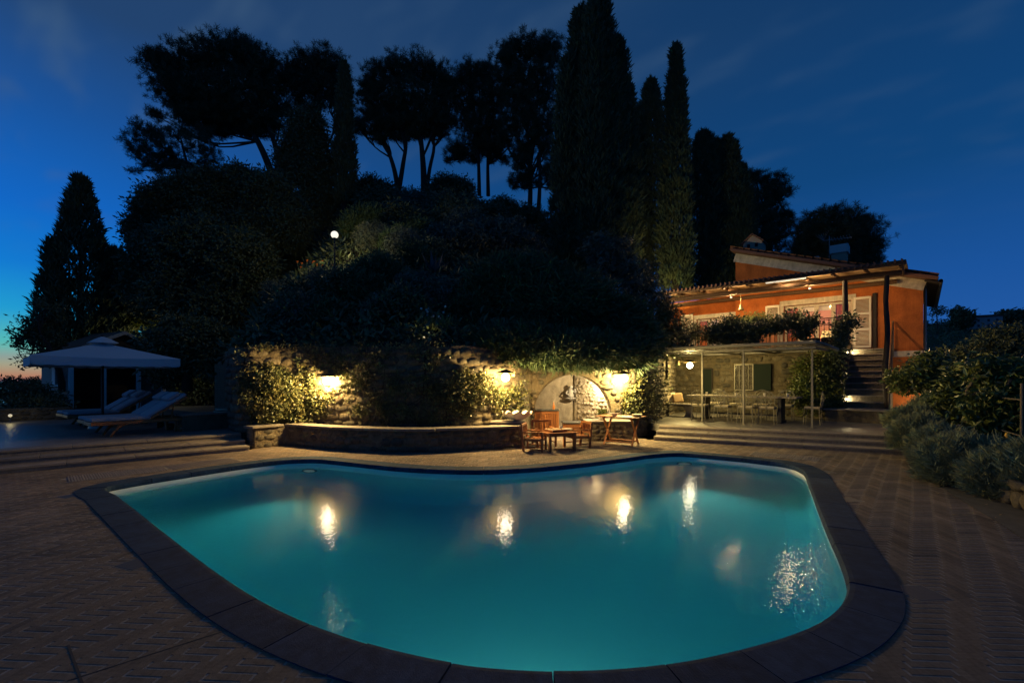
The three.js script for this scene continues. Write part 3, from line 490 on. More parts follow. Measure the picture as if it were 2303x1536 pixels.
{ // curtains
  const cm = mat('curtain cloth', [0.5, 0.15, 0.06], 0.95, { side: THREE.DoubleSide }), cur = (label, s, w, z) => { const g = new THREE.PlaneGeometry(w, 1.72, 28, 1), p = g.attributes.position; for (let i = 0; i < p.count; i++) p.setZ(i, 0.03 * Math.sin(p.getX(i) * 46 + s * 9)); g.computeVertexNormals(); const m = one('curtain', g.translate(0, 0.86, 0), cm, label, 'curtain', 'orange curtains'); m.position.copy(HL(s, FL + 0.03, z)); m.rotation.y = -TH; };
  cur('orange curtain drawn behind the glass leaf next to the pale balcony hedge', 2.05, 0.5, -0.22); cur('orange curtain behind the glass leaf beside the dark porch post', 3.66, 0.5, -0.22); cur('orange curtain inside the smaller glazed door', -1.42, 0.45, -0.5);
  const b = one('roller_blind', boxG(0.9, 0.22, 0.02, 0, 0, 0), mat('blind', [0.7, 0.66, 0.55], 0.9), 'pale blind rolled up inside the lit glazed doors', 'blind'); b.position.copy(HL(2.86, 4.36, -0.2)); b.rotation.y = -TH;
}
{ // table lamp on a side table, ceiling lamps
  const t = thing('table_lamp', 'lit table lamp with pleated cream shade behind the glazed doors', 'lamp', HL(3.12, FL + 0.28, -0.55), -TH);
  part('base', lathe([[0, 0], [0.07, 0], [0.06, 0.03], [0.03, 0.06], [0.06, 0.13], [0.02, 0.2], [0.012, 0.28]]), M.brass, t);
  part('shade', lathe([[0.2, 0.24], [0.14, 0.5]], 24), glow('lamp shade', [1, 0.72, 0.24], 0.75, [0.8, 0.6, 0.3]), t);
  pointLamp(HL(3.12, FL + 0.64, -0.5), 1.8, [1, 0.5, 0.2], 3);
  const st = thing('side_table', 'small dark side table under the lit table lamp', 'table', HL(3.12, FL, -0.55), -TH); part('top', rbox(0.5, 0.03, 0.4, 0.01, 0, 0.262, 0), M.darkWood, st); for (const [a, b] of [[-1, -1], [1, -1], [-1, 1], [1, 1]]) part('leg', boxG(0.03, 0.245, 0.03, a * 0.2, 0.125, b * 0.15), M.darkWood, st);
  for (const [label, s, z, I, c] of [['round ceiling lamp in the orange curtained room', 2.7, -1.7, 5, [1, 0.6, 0.34]], ['round ceiling lamp behind the smaller glazed door', -1.4, -1.6, 2.4, [1, 0.75, 0.5]]]) { const l = thing('ceiling_lamp', label, 'lamp', HL(s, 4.8, z), 0, 'ceiling lamps in the house'); part('bowl', new THREE.SphereGeometry(0.14, 16, 8, 0, 6.2832, Math.PI / 2, Math.PI / 2), glow('ceiling bowl', [1, 0.85, 0.6], 0.8), l); pointLamp(HL(s, 4.58, z), I, c, 4); }
}
{ // chimneys, antenna, vent on the roof
  const c = thing('house_shaped_chimney', 'chimney shaped like a little gabled house with two small openings', 'chimney', HL(0.55, roofY(0.55) + 0.1, -0.7), -TH), cm = mat('chimney render', [0.33, 0.25, 0.19], 0.9);
  part('shaft', boxG(0.72, 0.72, 0.6, 0, 0.2, 0), cm, c);
  const s = new THREE.Shape([[-0.36, 0.56], [0.36, 0.56], [0, 0.86]].map(([x, y]) => new THREE.Vector2(x, y))); part('gable', new THREE.ExtrudeGeometry(s, { depth: 0.6, bevelEnabled: false }).translate(0, 0, -0.3), cm, c);
  part('cap_slab', [boxG(0.56, 0.04, 0.74, -0.22, 0.72, 0, 0, 0, 0.69), boxG(0.56, 0.04, 0.74, 0.22, 0.722, 0, 0, 0, -0.69)], M.roofTile[0], c);
  const dk = mat('black opening plate', [0.01, 0.01, 0.01], 1); for (const x of [-0.15, 0.15]) part('opening', boxG(0.11, 0.16, 0.02, x, 0.42, 0.302), dk, c);  // each opening is a flat near-black plate on the shaft
  const d = thing('square_chimney', 'square pale topped chimney beside the antenna', 'chimney', HL(3.35, roofY(3.35), -2.2), -TH); part('shaft', boxG(0.5, 1.05, 0.5, 0, 0.5, 0), cm, d); part('pale_cap', rbox(0.62, 0.34, 0.62, 0.03, 0, 1.12, 0), mat('chimney cap', [0.5, 0.5, 0.5], 0.9), d);
  const d2 = thing('low_chimney', 'low pale box shaped chimney between the two tall chimneys', 'chimney', HL(2.45, roofY(2.45), -1.7), -TH); part('shaft', boxG(0.5, 0.5, 0.4, 0, 0.25, 0), mat('low chimney', [0.42, 0.42, 0.42], 0.9), d2); part('slab', rbox(0.58, 0.05, 0.48, 0.01, 0, 0.52, 0), mat('low chimney slab', [0.4, 0.4, 0.4], 0.9), d2);
  const an = thing('television_antenna', 'roof television antenna with a fan of thin rods', 'antenna', HL(3.0, roofY(3.0), -2.2), -TH); part('mast', cyl(0.018, 0.018, 1.65), M.greyMetal, an); part('boom', bar(V(-0.2, 1.5, 0), V(0.75, 1.42, 0.1), 0.02), M.greyMetal, an);
  for (let k = 0; k < 7; k++) part('rod', bar(V(0.1 + k * 0.1, 1.47, -0.28), V(0.1 + k * 0.1, 1.47, 0.36), 0.012), M.greyMetal, an); for (let k = 0; k < 6; k++) part('reflector_rod', bar(V(-0.2, 1.5, 0), V(-0.2 - 0.28 + k * 0.1, 1.5 + 0.3, -0.2 + k * 0.1), 0.012), M.greyMetal, an);
  const v = thing('roof_vent', 'dark domed vent on the low end of the roof', 'vent', HL(5.75, roofY(5.75) + 0.12, -0.4), -TH); part('collar', cyl(0.13, 0.13, 0.14), M.darkWood, v); part('dome', new THREE.SphereGeometry(0.2, 14, 7, 0, 6.2832, 0, Math.PI / 2).scale(1, 0.7, 1).translate(0, 0.12, 0), M.darkWood, v);
}
{ // porch roof on posts over the balcony
  const p = thing('porch', 'rustic timber porch roof with log beams along the upper floor', 'porch', HO, -TH);
  const eaveY = (z) => 5.28 - 0.1 * z;
  part('roof_boards', boxG(7.75, 0.03, 3.05, 1.62, eaveY(1.45) + 0.1, 1.45, 0, 0.0997), mat('reed lining', [0.36, 0.24, 0.13], 0.9, { bumpMap: rep(T.comb, 1), bumpScale: 0.02 }), p);
  const tg = new THREE.CylinderGeometry(0.06, 0.06, 0.5, 8, 1, false, 0, Math.PI).rotateX(-Math.PI / 2);
  for (let k = 0; k < 49; k++) { const m = part('eave_tile', tg, M.roofTile[k % 3], p); m.position.set(-2.2 + k * 0.158, eaveY(2.8) + 0.13, 2.82); m.rotation.x = 0.1; m.rotation.z = Math.PI / 2 * 0; }
  part('tile_cover', boxG(7.75, 0.05, 2.7, 1.62, eaveY(1.3) + 0.16, 1.3, 0, 0.0997), M.roofTile[1], p);
  const wob = (s, y, z, k) => V(s, y + 0.015 * Math.sin(s * 3 + k), z + 0.012 * Math.cos(s * 4 + k));
  part('eave_beam', limb([-2.3, -0.5, 1.2, 3, 4.6, 5.4].map((s) => wob(s, 4.86, 2.5, 1)), 0.085, 0.085, 9, 4), M.porchWood, p);
  part('wall_beam', limb([-2.9, 0, 3, 5.2].map((s) => wob(s, 5.0, 0.14, 2)), 0.08, 0.08, 9, 4), M.porchWood, p);
  part('middle_beam', limb([-2.4, 0, 3, 5.3].map((s) => wob(s, 5.0, 1.3, 3)), 0.06, 0.06, 9, 4), M.porchWood, p);
  for (let k = 0; k < 10; k++) { const s = -2.1 + k * 0.83; part('rafter', limb([V(s, 5.2, 0.08), V(s + 0.02, 5.1, 1.4), V(s, 5.0, 2.95)], 0.05, 0.055, 8, 3), M.porchWood, p); }
  part('fascia', boxG(7.75, 0.1, 0.035, 1.62, eaveY(2.96) + 0.055, 2.98), M.porchWood, p);
  part('post', limb([V(4.0, FL, 2.52), V(4.01, 3.7, 2.5), V(4.0, 4.82, 2.5)], 0.085, 0.075, 10, 4), M.darkWood, p);
  part('post', limb([V(5.06, TE + 0.4, 2.55), V(5.0, 1.8, 2.5), V(5.06, 3.0, 2.52), V(5.02, 4.0, 2.5), V(5.05, 4.85, 2.5)], 0.075, 0.065, 10, 4), M.darkWood, p);
  part('post', limb([V(-2.15, FL, 2.5), V(-2.15, 4.8, 2.5)], 0.07, 0.065, 8, 2), M.darkWood, p);
  // glowing board standing in for the lit eave, and three small spots
  const l = thing('glowing_eave_board', 'glowing board in place of the lit eave boards of the porch', 'lamp', HL(2.4, 5.0, 2.86), -TH); part('housing', rbox(1.26, 0.03, 0.1, 0.008, 0, 0.06, 0), M.porchWood, l); part('tube', rbox(1.2, 0.1, 0.04, 0.015, 0, 0, 0.04), glow('strip tube', [1, 0.86, 0.6], 0.8), l);  // the lit eave boards are made to glow; no lamp hangs here
  pointLamp(HL(2.4, 4.94, 2.72), 1.7, [1, 0.72, 0.36], 6);  // added light that goes with the glowing eave board
  const names = ['small porch spot lamp at the leafy end of the beam', 'small porch spot lamp above the bell', 'small porch spot lamp over the glazed doors'];
  [-2.0, 0.54, 3.03].forEach((s, k) => { const q = thing('porch_spot', names[k], 'lamp', HL(s, 4.7, 2.45), -TH, 'spots under the porch beam'); part('can', cyl(0.035, 0.03, 0.07, 0, 0.02, 0), M.brass, q); part('bulb', new THREE.SphereGeometry(0.04, 12, 8), glow('porch bulb', [1, 0.9, 0.7], 1), q); pointLamp(HL(s, 4.7, 2.45), [11, 15, 16][k], [1, 0.62, 0.25], 2); });
  const bell = thing('hanging_bell', 'bronze bell hanging from the porch roof', 'bell', HL(0.75, 4.28, 2.0), -TH); part('bell_body', lathe([[0.02, 0.2], [0.04, 0.18], [0.06, 0.1], [0.1, 0.02], [0.13, -0.03], [0.115, -0.03], [0.05, 0.1], [0, 0.16]]), M.brass, bell); part('chain', cyl(0.008, 0.008, 0.55, 0, 0.2, 0, 6), M.brass, bell);
}
{ // balcony slab over the stone ground floor, railing
  const b = thing('balcony', 'balcony slab carried on the stone ground floor wall', 'balcony', HO, -TH);
  part('slab', boxG(6.4, 0.16, 2.7, 0.7, FL - 0.085, 1.36), M.paving, b);
  const g = thing('ground_floor_wall', 'rubble ground floor wall with grilled window behind the dining table', 'wall', [0, 0, 0]);
  const gp = hpath(-2.9, 2.3, 3.75, 2.3); part('wall_core', wallBody(gp, 0.2, FL - 0.17, 0.35, 8), M.wallMortar, g);
  rubble(g, gp, TE, FL - 0.2, 0.27, 113, (s, y) => { const q = s - 2.9; return !(q > 0.5 && q < 2.0 && y > 1.1 && y < 2.3) && !(q > -0.68 && q < -0.08 && y > 0.98 && y < 2.15); });
  const w = thing('grilled_window', 'dark window with white scrolled iron grille and one open dark shutter', 'window', HL(0.96, 1.23, 2.33), -TH); part('dark_backing', boxG(0.62, 0.95, 0.03, 0, 0.475, -0.01), mat('window backing', [0.09, 0.07, 0.05], 0.7, { map: rep(T.wood, 1) }), w); part('pane', boxG(0.6, 0.92, 0.006, 0, 0.475, 0.03), M.glass, w);  // brown board added behind the glass for the dark of the opening
  part('grille_frame', [boxG(0.64, 0.03, 0.03, 0, 0.945, 0.06), boxG(0.64, 0.03, 0.03, 0, 0.01, 0.06), boxG(0.03, 0.91, 0.03, -0.31, 0.478, 0.06), boxG(0.03, 0.91, 0.03, 0.31, 0.478, 0.06)], M.paleIron, w);
  const scroll = (x, y, r, f, up) => { const pts = []; for (let i = 0; i <= 22; i++) { const a = i / 22 * 2.4 * Math.PI, q = r * (1 - i / 26); pts.push(V(x + f * Math.sin(a) * q, y + up * (r - Math.cos(a) * q) - up * r, 0.06)); } return limb(pts, 0.008, 0.008, 5, 2); };
  for (const cx of [-0.155, 0.155]) for (const [y, r, u] of [[0.78, 0.065, 1], [0.56, 0.07, -1], [0.34, 0.07, 1], [0.14, 0.06, -1]]) for (const f of [-1, 1]) part('scroll', scroll(cx + f * 0.075, y, r, f, u), M.paleIron, w);
  for (const cx of [-0.155, 0.155]) part('bar', boxG(0.012, 0.9, 0.012, cx, 0.475, 0.062), M.paleIron, w);
  part('open_shutter', rbox(0.56, 0.96, 0.04, 0.01, 0.62, 0.475, 0.05), M.darkGreen, w);
  const w2 = thing('dark_shutter', 'closed dark shutter in the stone wall left of the grilled window', 'shutter', HL(-0.37, 1.08, 2.35), -TH); part('leaf', rbox(0.36, 0.95, 0.05, 0.01, 0, 0.475, 0), M.darkGreen, w2); part('frame', [boxG(0.04, 0.99, 0.06, -0.2, 0.475, 0), boxG(0.04, 0.99, 0.06, 0.2, 0.475, 0), boxG(0.36, 0.04, 0.06, 0, 0.975, 0)], M.darkWood, w2);
  const rl = thing('balcony_railing', 'black wrought iron balcony railing with scrolls', 'railing', HL(0, FL, 2.58), -TH);
  part('top_rail', boxG(6.0, 0.025, 0.04, 0.9, 0.92, 0), M.iron, rl); part('lower_rail', boxG(6.0, 0.018, 0.025, 0.9, 0.1, 0), M.iron, rl); part('upper_rail', boxG(6.0, 0.015, 0.02, 0.9, 0.7, 0), M.iron, rl);
  const bg = boxG(0.016, 0.88, 0.016, 0, 0.46, 0), ring = new THREE.TorusGeometry(0.07, 0.007, 5, 14); for (let k = 0; k < 46; k++) { const m = part('baluster', bg, M.iron, rl); m.position.x = -2.05 + k * 0.131; if (k < 45) { const q = part('scroll_ring', ring, M.iron, rl); q.position.set(-2.05 + (k + 0.5) * 0.131, 0.8, 0); } }
}
{ // outside stairs to the upper floor
  const t = thing('outside_stairs', 'stone outside stairs climbing to the upper floor beside the orange wall', 'stairs', HO, -TH), n = 10, s0 = 3.95, s1 = 5.02, run = 0.25, y0 = 0.72;
  const rm = M.stones[2], w = s1 - s0, c = (s0 + s1) / 2;
  for (let k = 0; k < n; k++) { const y = y0 + (k + 1) * (FL - y0) / n, z = 2.5 - k * run; part('riser', boxG(w, (FL - y0) / n - 0.04, 0.2, c, y - 0.04 - ((FL - y0) / n - 0.04) / 2, z - 0.12), M.stones[k % 3], t); part('tread', rbox(w + 0.02, 0.04, run + 0.04, 0.008, c, y - 0.02, z - run / 2), M.stepStone[k % 3], t); }
  part('base_platform', boxG(1.7, y0 - TE, 1.0, 4.45, (y0 + TE) / 2 - 0.02, 3.0), M.wallMortar, t); part('base_slab', rbox(1.8, 0.05, 1.1, 0.012, 4.45, y0 - 0.025, 3.0), M.stepStone[2], t);
  const side = (s) => { const q = new THREE.Shape([[2.55, TE], [2.55, y0 + 0.35], [0, FL + 0.25], [0, TE]].map(([x, y]) => new THREE.Vector2(x, y))); return new THREE.ExtrudeGeometry(q, { depth: 0.14, bevelEnabled: false }).rotateY(-Math.PI / 2).translate(s, 0, 0); };
  part('stair_wall', side(s0), M.wallMortar, t); part('stringer', (() => { const q = new THREE.Shape([[2.55, TE], [2.55, y0 + 0.16], [0.0, FL + 0.02], [0, TE]].map(([x, y]) => new THREE.Vector2(x, y))); return new THREE.ExtrudeGeometry(q, { depth: 0.06, bevelEnabled: false }).rotateY(-Math.PI / 2).translate(s1 + 0.075, 0, 0); })(), M.stones[3], t);
  for (const [z, y] of [[2.62, y0], [1.3, y0 + 1.05], [0.1, FL]]) part('rail_post', limb([V(5.1, y - 0.3, z), V(5.1, y + 0.92, z)], 0.03, 0.028, 8, 1), M.paleBark, t);
  part('hand_rail', limb([V(5.1, y0 + 0.92, 2.66), V(5.1, y0 + 1.97, 1.3), V(5.1, FL + 0.92, 0.05)], 0.032, 0.03, 8, 2), M.porchWood, t);
  [[2.3, 1.15, 'small step lamp at the foot of the outside stairs', 1.0], [1.35, 1.85, 'small step lamp halfway up the outside stairs', 1.2], [0.35, 2.75, 'small step lamp at the top of the outside stairs', 1.0]].forEach(([z, y, label, I]) => { const q = thing('step_lamp', label, 'lamp', HL(s0 + 0.03, y - 0.18, z), -TH, 'lamps along the outside stairs'); part('box', rbox(0.05, 0.08, 0.12, 0.01, -0.02, 0, 0), M.greyMetal, q); part('lens', rbox(0.02, 0.05, 0.09, 0.006, 0.012, 0, 0), glow('step lens', [1, 0.85, 0.55], 1), q); pointLamp(HL(s0 + 0.09, y - 0.18, z), I, [1, 0.78, 0.42], 1.5); });
  // lamp low on the orange wall beside the stairs
  const q = thing('wall_washer', 'lamp low on the orange wall behind the citrus leaves', 'lamp', HL(6.1, 0.62, 0.75), -TH + 0.3); part('can', rbox(0.1, 0.14, 0.1, 0.02), M.greyMetal, q); part('lens', rbox(0.08, 0.1, 0.02, 0.01, 0, 0, -0.055), glow('washer lens', [1, 0.8, 0.5], 1), q); part('spike', cyl(0.012, 0.012, 0.32, 0, -0.38, 0, 6), M.greyMetal, q); pointLamp(HL(6.0, 0.7, 0.6), 3.5, [1, 0.72, 0.36], 2);
}
{ // metal pergola with pale ribbed roof over the dining table
  const t = thing('pergola', 'slim grey metal pergola with pale ribbed roof over the dining table', 'pergola', HO, -TH);
  for (const [s, z] of [[0.9, 6.5], [2.04, 6.45], [3.67, 6.25]]) part('post', [boxG(0.045, 2.1, 0.045, s, TE + 1.05, z), boxG(0.12, 0.012, 0.12, s, TE + 0.004, z)], M.paleIron, t);
  part('front_beam', boxG(4.2, 0.05, 0.05, 1.68, 2.455, 6.42), M.paleIron, t); part('gutter', rbox(4.25, 0.09, 0.1, 0.02, 1.68, 2.59, 6.52), M.paleIron, t);
  for (const s of [-0.4, 0.9, 2.04, 3.67]) part('side_beam', boxG(0.045, 0.05, 4.06, s, 2.51, 4.37, 0, 0.02), M.paleIron, t);
  const rib = boxG(0.075, 0.012, 4.1), rm = phys('pale roof sheet', [0.2, 0.18, 0.13], 0.6, { transmission: 0.3, thickness: 0 }); for (let k = 0; k < 48; k++) { const m = part('roof_rib', rib, rm, t); m.position.set(-0.4 + (k + 0.5) * 0.0868, 2.56 + (k % 2) * 0.014, 4.4); m.rotation.x = 0.02; }
  part('flashing', limb([V(3.72, 2.62, 6.5), V(3.9, 2.55, 6.3), V(4.15, 2.42, 5.6)], 0.05, 0.05, 8, 3), M.paleIron, t);
}

// ---------------------------------------------------------------- furniture on the sun terrace
const LD = 54.2 * Math.PI / 180, LO = V(-9.45, TE, -10.1), ldx = V(Math.cos(LD), 0, -Math.sin(LD)), ldz = V(Math.sin(LD), 0, Math.cos(LD));
const onSun = (along, across) => LO.clone().addScaledVector(ldx, along).addScaledVector(ldz, across);
{
  const t = thing('sun_lounger', 'teak sun lounger with grey cushion, closest to the terrace steps', 'sun lounger', onSun(0, 0), LD, 'teak sun loungers on the terrace'); t.userData.base = 'sun_lounger';
  for (const z of [-0.32, 0.32]) part('side_rail', [rbox(1.96, 0.075, 0.035, 0.01, 0.98, 0.3, z)], M.teak[0], t);
  for (const z of [-0.29, 0.29]) part('front_leg', limb([V(0.62, 0.29, z), V(0.5, 0.22, z), V(0.4, 0.1, z), V(0.33, 0, z)], 0.034, 0.028, 6, 3), M.teak[2], t);
  for (const z of [-0.29, 0.29]) part('rear_leg', rbox(0.05, 0.28, 0.035, 0.008, 1.58, 0.14, z), M.teak[1], t);
  for (const z of [-0.36, 0.36]) { const w = part('wheel', new THREE.CylinderGeometry(0.085, 0.085, 0.03, 18).rotateX(Math.PI / 2).translate(1.66, 0.085, z), M.teak[1], t); part('hub', new THREE.CylinderGeometry(0.022, 0.022, 0.045, 10).rotateX(Math.PI / 2).translate(1.66, 0.085, z), M.greyMetal, w); }
  for (let k = 0; k < 6; k++) part('slat', rbox(0.06, 0.018, 0.62, 0.004, 0.04 + k * 0.11, 0.327, 0), M.teak[k % 3], t);
  part('end_rail', rbox(0.035, 0.07, 0.6, 0.008, 0.02, 0.298, 0), M.teak[0], t);
  const up = 0.58, hx = 1.05, hy = 0.345; // raised back
  part('back_frame', [-0.27, 0.27].map((z) => bar(V(hx, hy, z), V(hx + 0.92 * Math.cos(up), hy + 0.92 * Math.sin(up), z), 0.035, 0.05)), M.teak[2], t);
  part('back_prop', bar(V(1.5, 0.3, 0.24), V(hx + 0.6 * Math.cos(up), hy + 0.6 * Math.sin(up), 0.24), 0.03, 0.03), M.teak[1], t);
  part('seat_cushion', rbox(1.08, 0.085, 0.6, 0.035, 0.55, 0.382, 0), M.cushion, t);
  part('back_cushion', rbox(0.94, 0.085, 0.6, 0.035).rotateZ(up).translate(hx + 0.47 * Math.cos(up) - 0.03, hy + 0.47 * Math.sin(up) + 0.06, 0), M.cushion, t);
  part('pillow', rbox(0.3, 0.1, 0.5, 0.045).rotateZ(up).translate(hx + 0.72 * Math.cos(up) - 0.09, hy + 0.72 * Math.sin(up) + 0.13, 0), M.cushion, t);
  dup(t, onSun(0.05, -0.78), LD + 0.02, 'teak sun lounger with grey cushion, second from the terrace steps'); dup(t, onSun(0.2, -3.25), LD - 0.02, 'teak sun lounger with grey cushion beyond the umbrella pole, on its pool side'); dup(t, onSun(0.22, -4.05), LD + 0.03, 'teak sun lounger with grey cushion closest to the dark hut');
}
{ // big square umbrella
  const t = thing('garden_umbrella', 'large square pale canvas umbrella over the sun loungers', 'umbrella', onSun(0.8, -2.45), 0.86);
  part('pole', cyl(0.03, 0.028, 2.3), M.darkWood, t); part('foot', [cyl(0.3, 0.28, 0.06, 0, 0, 0, 20), cyl(0.05, 0.05, 0.25)], M.greyMetal, t);
  const h = 1.4, y0 = 1.84, y1 = 2.28, pos = [], idx = [], seg = 12; // four sagging panels with valance
  const C = [[-h, -h], [h, -h], [h, h], [-h, h]], skin = (k) => { const [ax, az] = C[k], [bx, bz] = C[(k + 1) % 4], p = [], ix = [], rows = 10; for (let i = 0; i <= rows; i++) for (let j = 0; j <= seg; j++) { const f = i / rows, u = j / seg, ex = lerp(ax, bx, u), ez = lerp(az, bz, u), sag = 0.05 * Math.sin(u * Math.PI) * Math.sin(f * Math.PI * 0.8); p.push(ex * f, lerp(y1, y0, Math.pow(f, 0.92)) - sag, ez * f); } for (let i = 0; i < rows; i++) for (let j = 0; j < seg; j++) { const a = i * (seg + 1) + j; ix.push(a, a + 1, a + seg + 1, a + seg + 1, a + 1, a + seg + 2); } const g = new THREE.BufferGeometry(); g.setAttribute('position', new THREE.Float32BufferAttribute(p, 3)); g.setIndex(ix); g.computeVertexNormals(); return g; };
  const val = (k) => { const [ax, az] = C[k], [bx, bz] = C[(k + 1) % 4], p = [], ix = [], N = 36; for (let j = 0; j <= N; j++) { const u = j / N, x = lerp(ax, bx, u), z = lerp(az, bz, u), sag = 0.05 * Math.sin(u * Math.PI) * Math.sin(Math.PI * 0.8), o = 1 + 0.006 * Math.sin(u * 30); p.push(x, y0 - sag, z, x * o, y0 - 0.2 - sag * 0.6 - 0.02 * Math.abs(Math.sin(u * Math.PI * 9)), z * o); } for (let j = 0; j < N; j++) ix.push(j * 2, j * 2 + 1, j * 2 + 2, j * 2 + 2, j * 2 + 1, j * 2 + 3); const g = new THREE.BufferGeometry(); g.setAttribute('position', new THREE.Float32BufferAttribute(p, 3)); g.setIndex(ix); g.computeVertexNormals(); return g; };
  const cm = M.canvas.clone(); cm.bumpMap = null; for (let k = 0; k < 4; k++) { const s = part('canopy_panel', skin(k), cm, t); part('valance', val(k), cm, s); }
  part('vent_cap', lathe([[0.01, y1 + 0.16], [0.2, y1 + 0.09], [0.42, y1 - 0.02]], 4).rotateY(Math.PI / 4), cm, t);
  part('finial', new THREE.SphereGeometry(0.03, 8, 6).translate(0, y1 + 0.17, 0), M.darkWood, t);
  for (let k = 0; k < 4; k++) part('rib', bar(V(0, y1 - 0.06, 0), V(C[k][0] * 0.98, y0 - 0.02, C[k][1] * 0.98), 0.02, 0.02), M.darkWood, t);
}
{ // bathing hut
  const t = thing('bathing_hut', 'small gabled bathing hut with white posts and dark openings', 'hut', [-17.3, TE - 0.01, -19.4], 62 * Math.PI / 180), w = 1.62, d = 1.25;
  for (const x of [-1.55, -0.55, 0.62, 1.55]) part('post', rbox(0.14, 2.3, 0.12, 0.01, x, 1.15, d), M.white, t);
  part('floor', boxG(3.1, 0.04, 2.3, 0, 0.02, 0), M.hutDark, t); part('head_beam', rbox(3.2, 0.12, 0.1, 0.01, 0, 2.24, d - 0.01), M.white, t); part('bench', rbox(2.6, 0.06, 0.45, 0.01, 0, 0.45, -d + 0.3), M.hutDark, t);
  part('plaque', rbox(0.34, 0.22, 0.03, 0.01, 0.25, 1.92, -d + 0.05), mat('plaque', [0.12, 0.11, 0.1], 0.6), t);
  const side = mat('weathered side boards', [0.3, 0.27, 0.25], 0.7); for (const x of [-w, w]) part('side_wall', [...Array(12)].map((_, k) => boxG(0.04, 2.28, 0.2, x, 1.14, d - 0.12 - k * 0.2095)), side, t);
  part('back_wall', boxG(3.2, 2.28, 0.04, 0, 1.14, -d), M.hutDark, t);
  const sw = part('side_window', boxG(0.03, 0.85, 0.5, -w - 0.025, 1.55, 0.3), M.hutDark, t); for (const z of [0.02, 0.58]) part('shutter', rbox(0.03, 0.9, 0.28, 0.006, -w - 0.045, 1.55, z), M.white, sw); part('sill', rbox(0.16, 0.04, 1.0, 0.01, -w - 0.08, 1.06, 0.3), M.white, sw);
  const gs = new THREE.Shape([[-1.7, 2.28], [1.7, 2.28], [0, 3.16]].map(([x, y]) => new THREE.Vector2(x, y))); part('gable', new THREE.ExtrudeGeometry(gs, { depth: 0.05, bevelEnabled: false }).translate(0, 0, d - 0.1), M.hutDark, t);
  part('roof', [boxG(2.2, 0.05, 3.1, -0.93, 2.76, 0.05, 0, 0, 0.478), boxG(2.2, 0.05, 3.1, 0.93, 2.761, 0.05, 0, 0, -0.478)], M.roofTile[1], t);
  part('barge_board', [boxG(2.2, 0.12, 0.04, -0.94, 2.73, 1.63, 0, 0, 0.478), boxG(2.2, 0.12, 0.04, 0.94, 2.732, 1.632, 0, 0, -0.478)], M.cream, t);
}
{ // ledge with a coil of hose, boundary stone lit by a garden lamp
  const t = thing('stone_ledge', 'low stone ledge at the foot of the wall behind the loungers', 'ledge', [-7.75, TE, -12.0], 0.95); part('core', boxG(1.7, 0.38, 0.4, 0, 0.19, 0), M.wallMortar, t); part('cap', rbox(1.78, 0.05, 0.46, 0.012, 0, 0.405, 0), M.capStone, t);
  const h = thing('garden_hose', 'pale garden hose coiled on the stone ledge', 'hose', [-7.6, TE + 0.43, -12.05], 0.95), hm = mat('hose rubber', [0.35, 0.38, 0.3], 0.5); for (let k = 0; k < 4; k++) part('coil', new THREE.TorusGeometry(0.24 - k * 0.012, 0.013, 6, 30).rotateX(Math.PI / 2 + rr(-0.1, 0.1)).scale(1, 1, 0.6).translate(rr(-0.03, 0.03), 0.02 + k * 0.024, 0), hm, h); part('loose_end', limb([V(0.24, 0.02, 0), V(0.45, 0.05, 0.12), V(0.5, -0.15, 0.24), V(0.46, -0.4, 0.26)], 0.013, 0.013, 6, 5), hm, h);
  const b = thing('boundary_wall', 'short low stone boundary wall at the sea edge of the sun terrace', 'wall', [-15.2, 0, -13.9]); const bp = new Path([[-16.6, 13.4], [-14.4, 14.8]], false); const bc = wallBody(bp, 0.1, 0.72, 0.3, 4).translate(15.2, 0, 13.9); part('wall_core', bc, M.wallMortar, b); rubble(b, bp, 0.34, 0.7, 0.2, 131, () => true, 0.012);
  const l = thing('garden_spike_lamp', 'small spike lamp lighting the boundary wall', 'lamp', [-14.9, TE, -13.5]); part('spike', cyl(0.01, 0.01, 0.2), M.greyMetal, l); part('head', new THREE.SphereGeometry(0.045, 10, 8).translate(0, 0.22, 0), glow('spike bulb', [1, 0.85, 0.5], 0.6), l); pointLamp(V(-14.9, TE + 0.22, -13.5), 0.16, [1, 0.8, 0.35], 2);
}
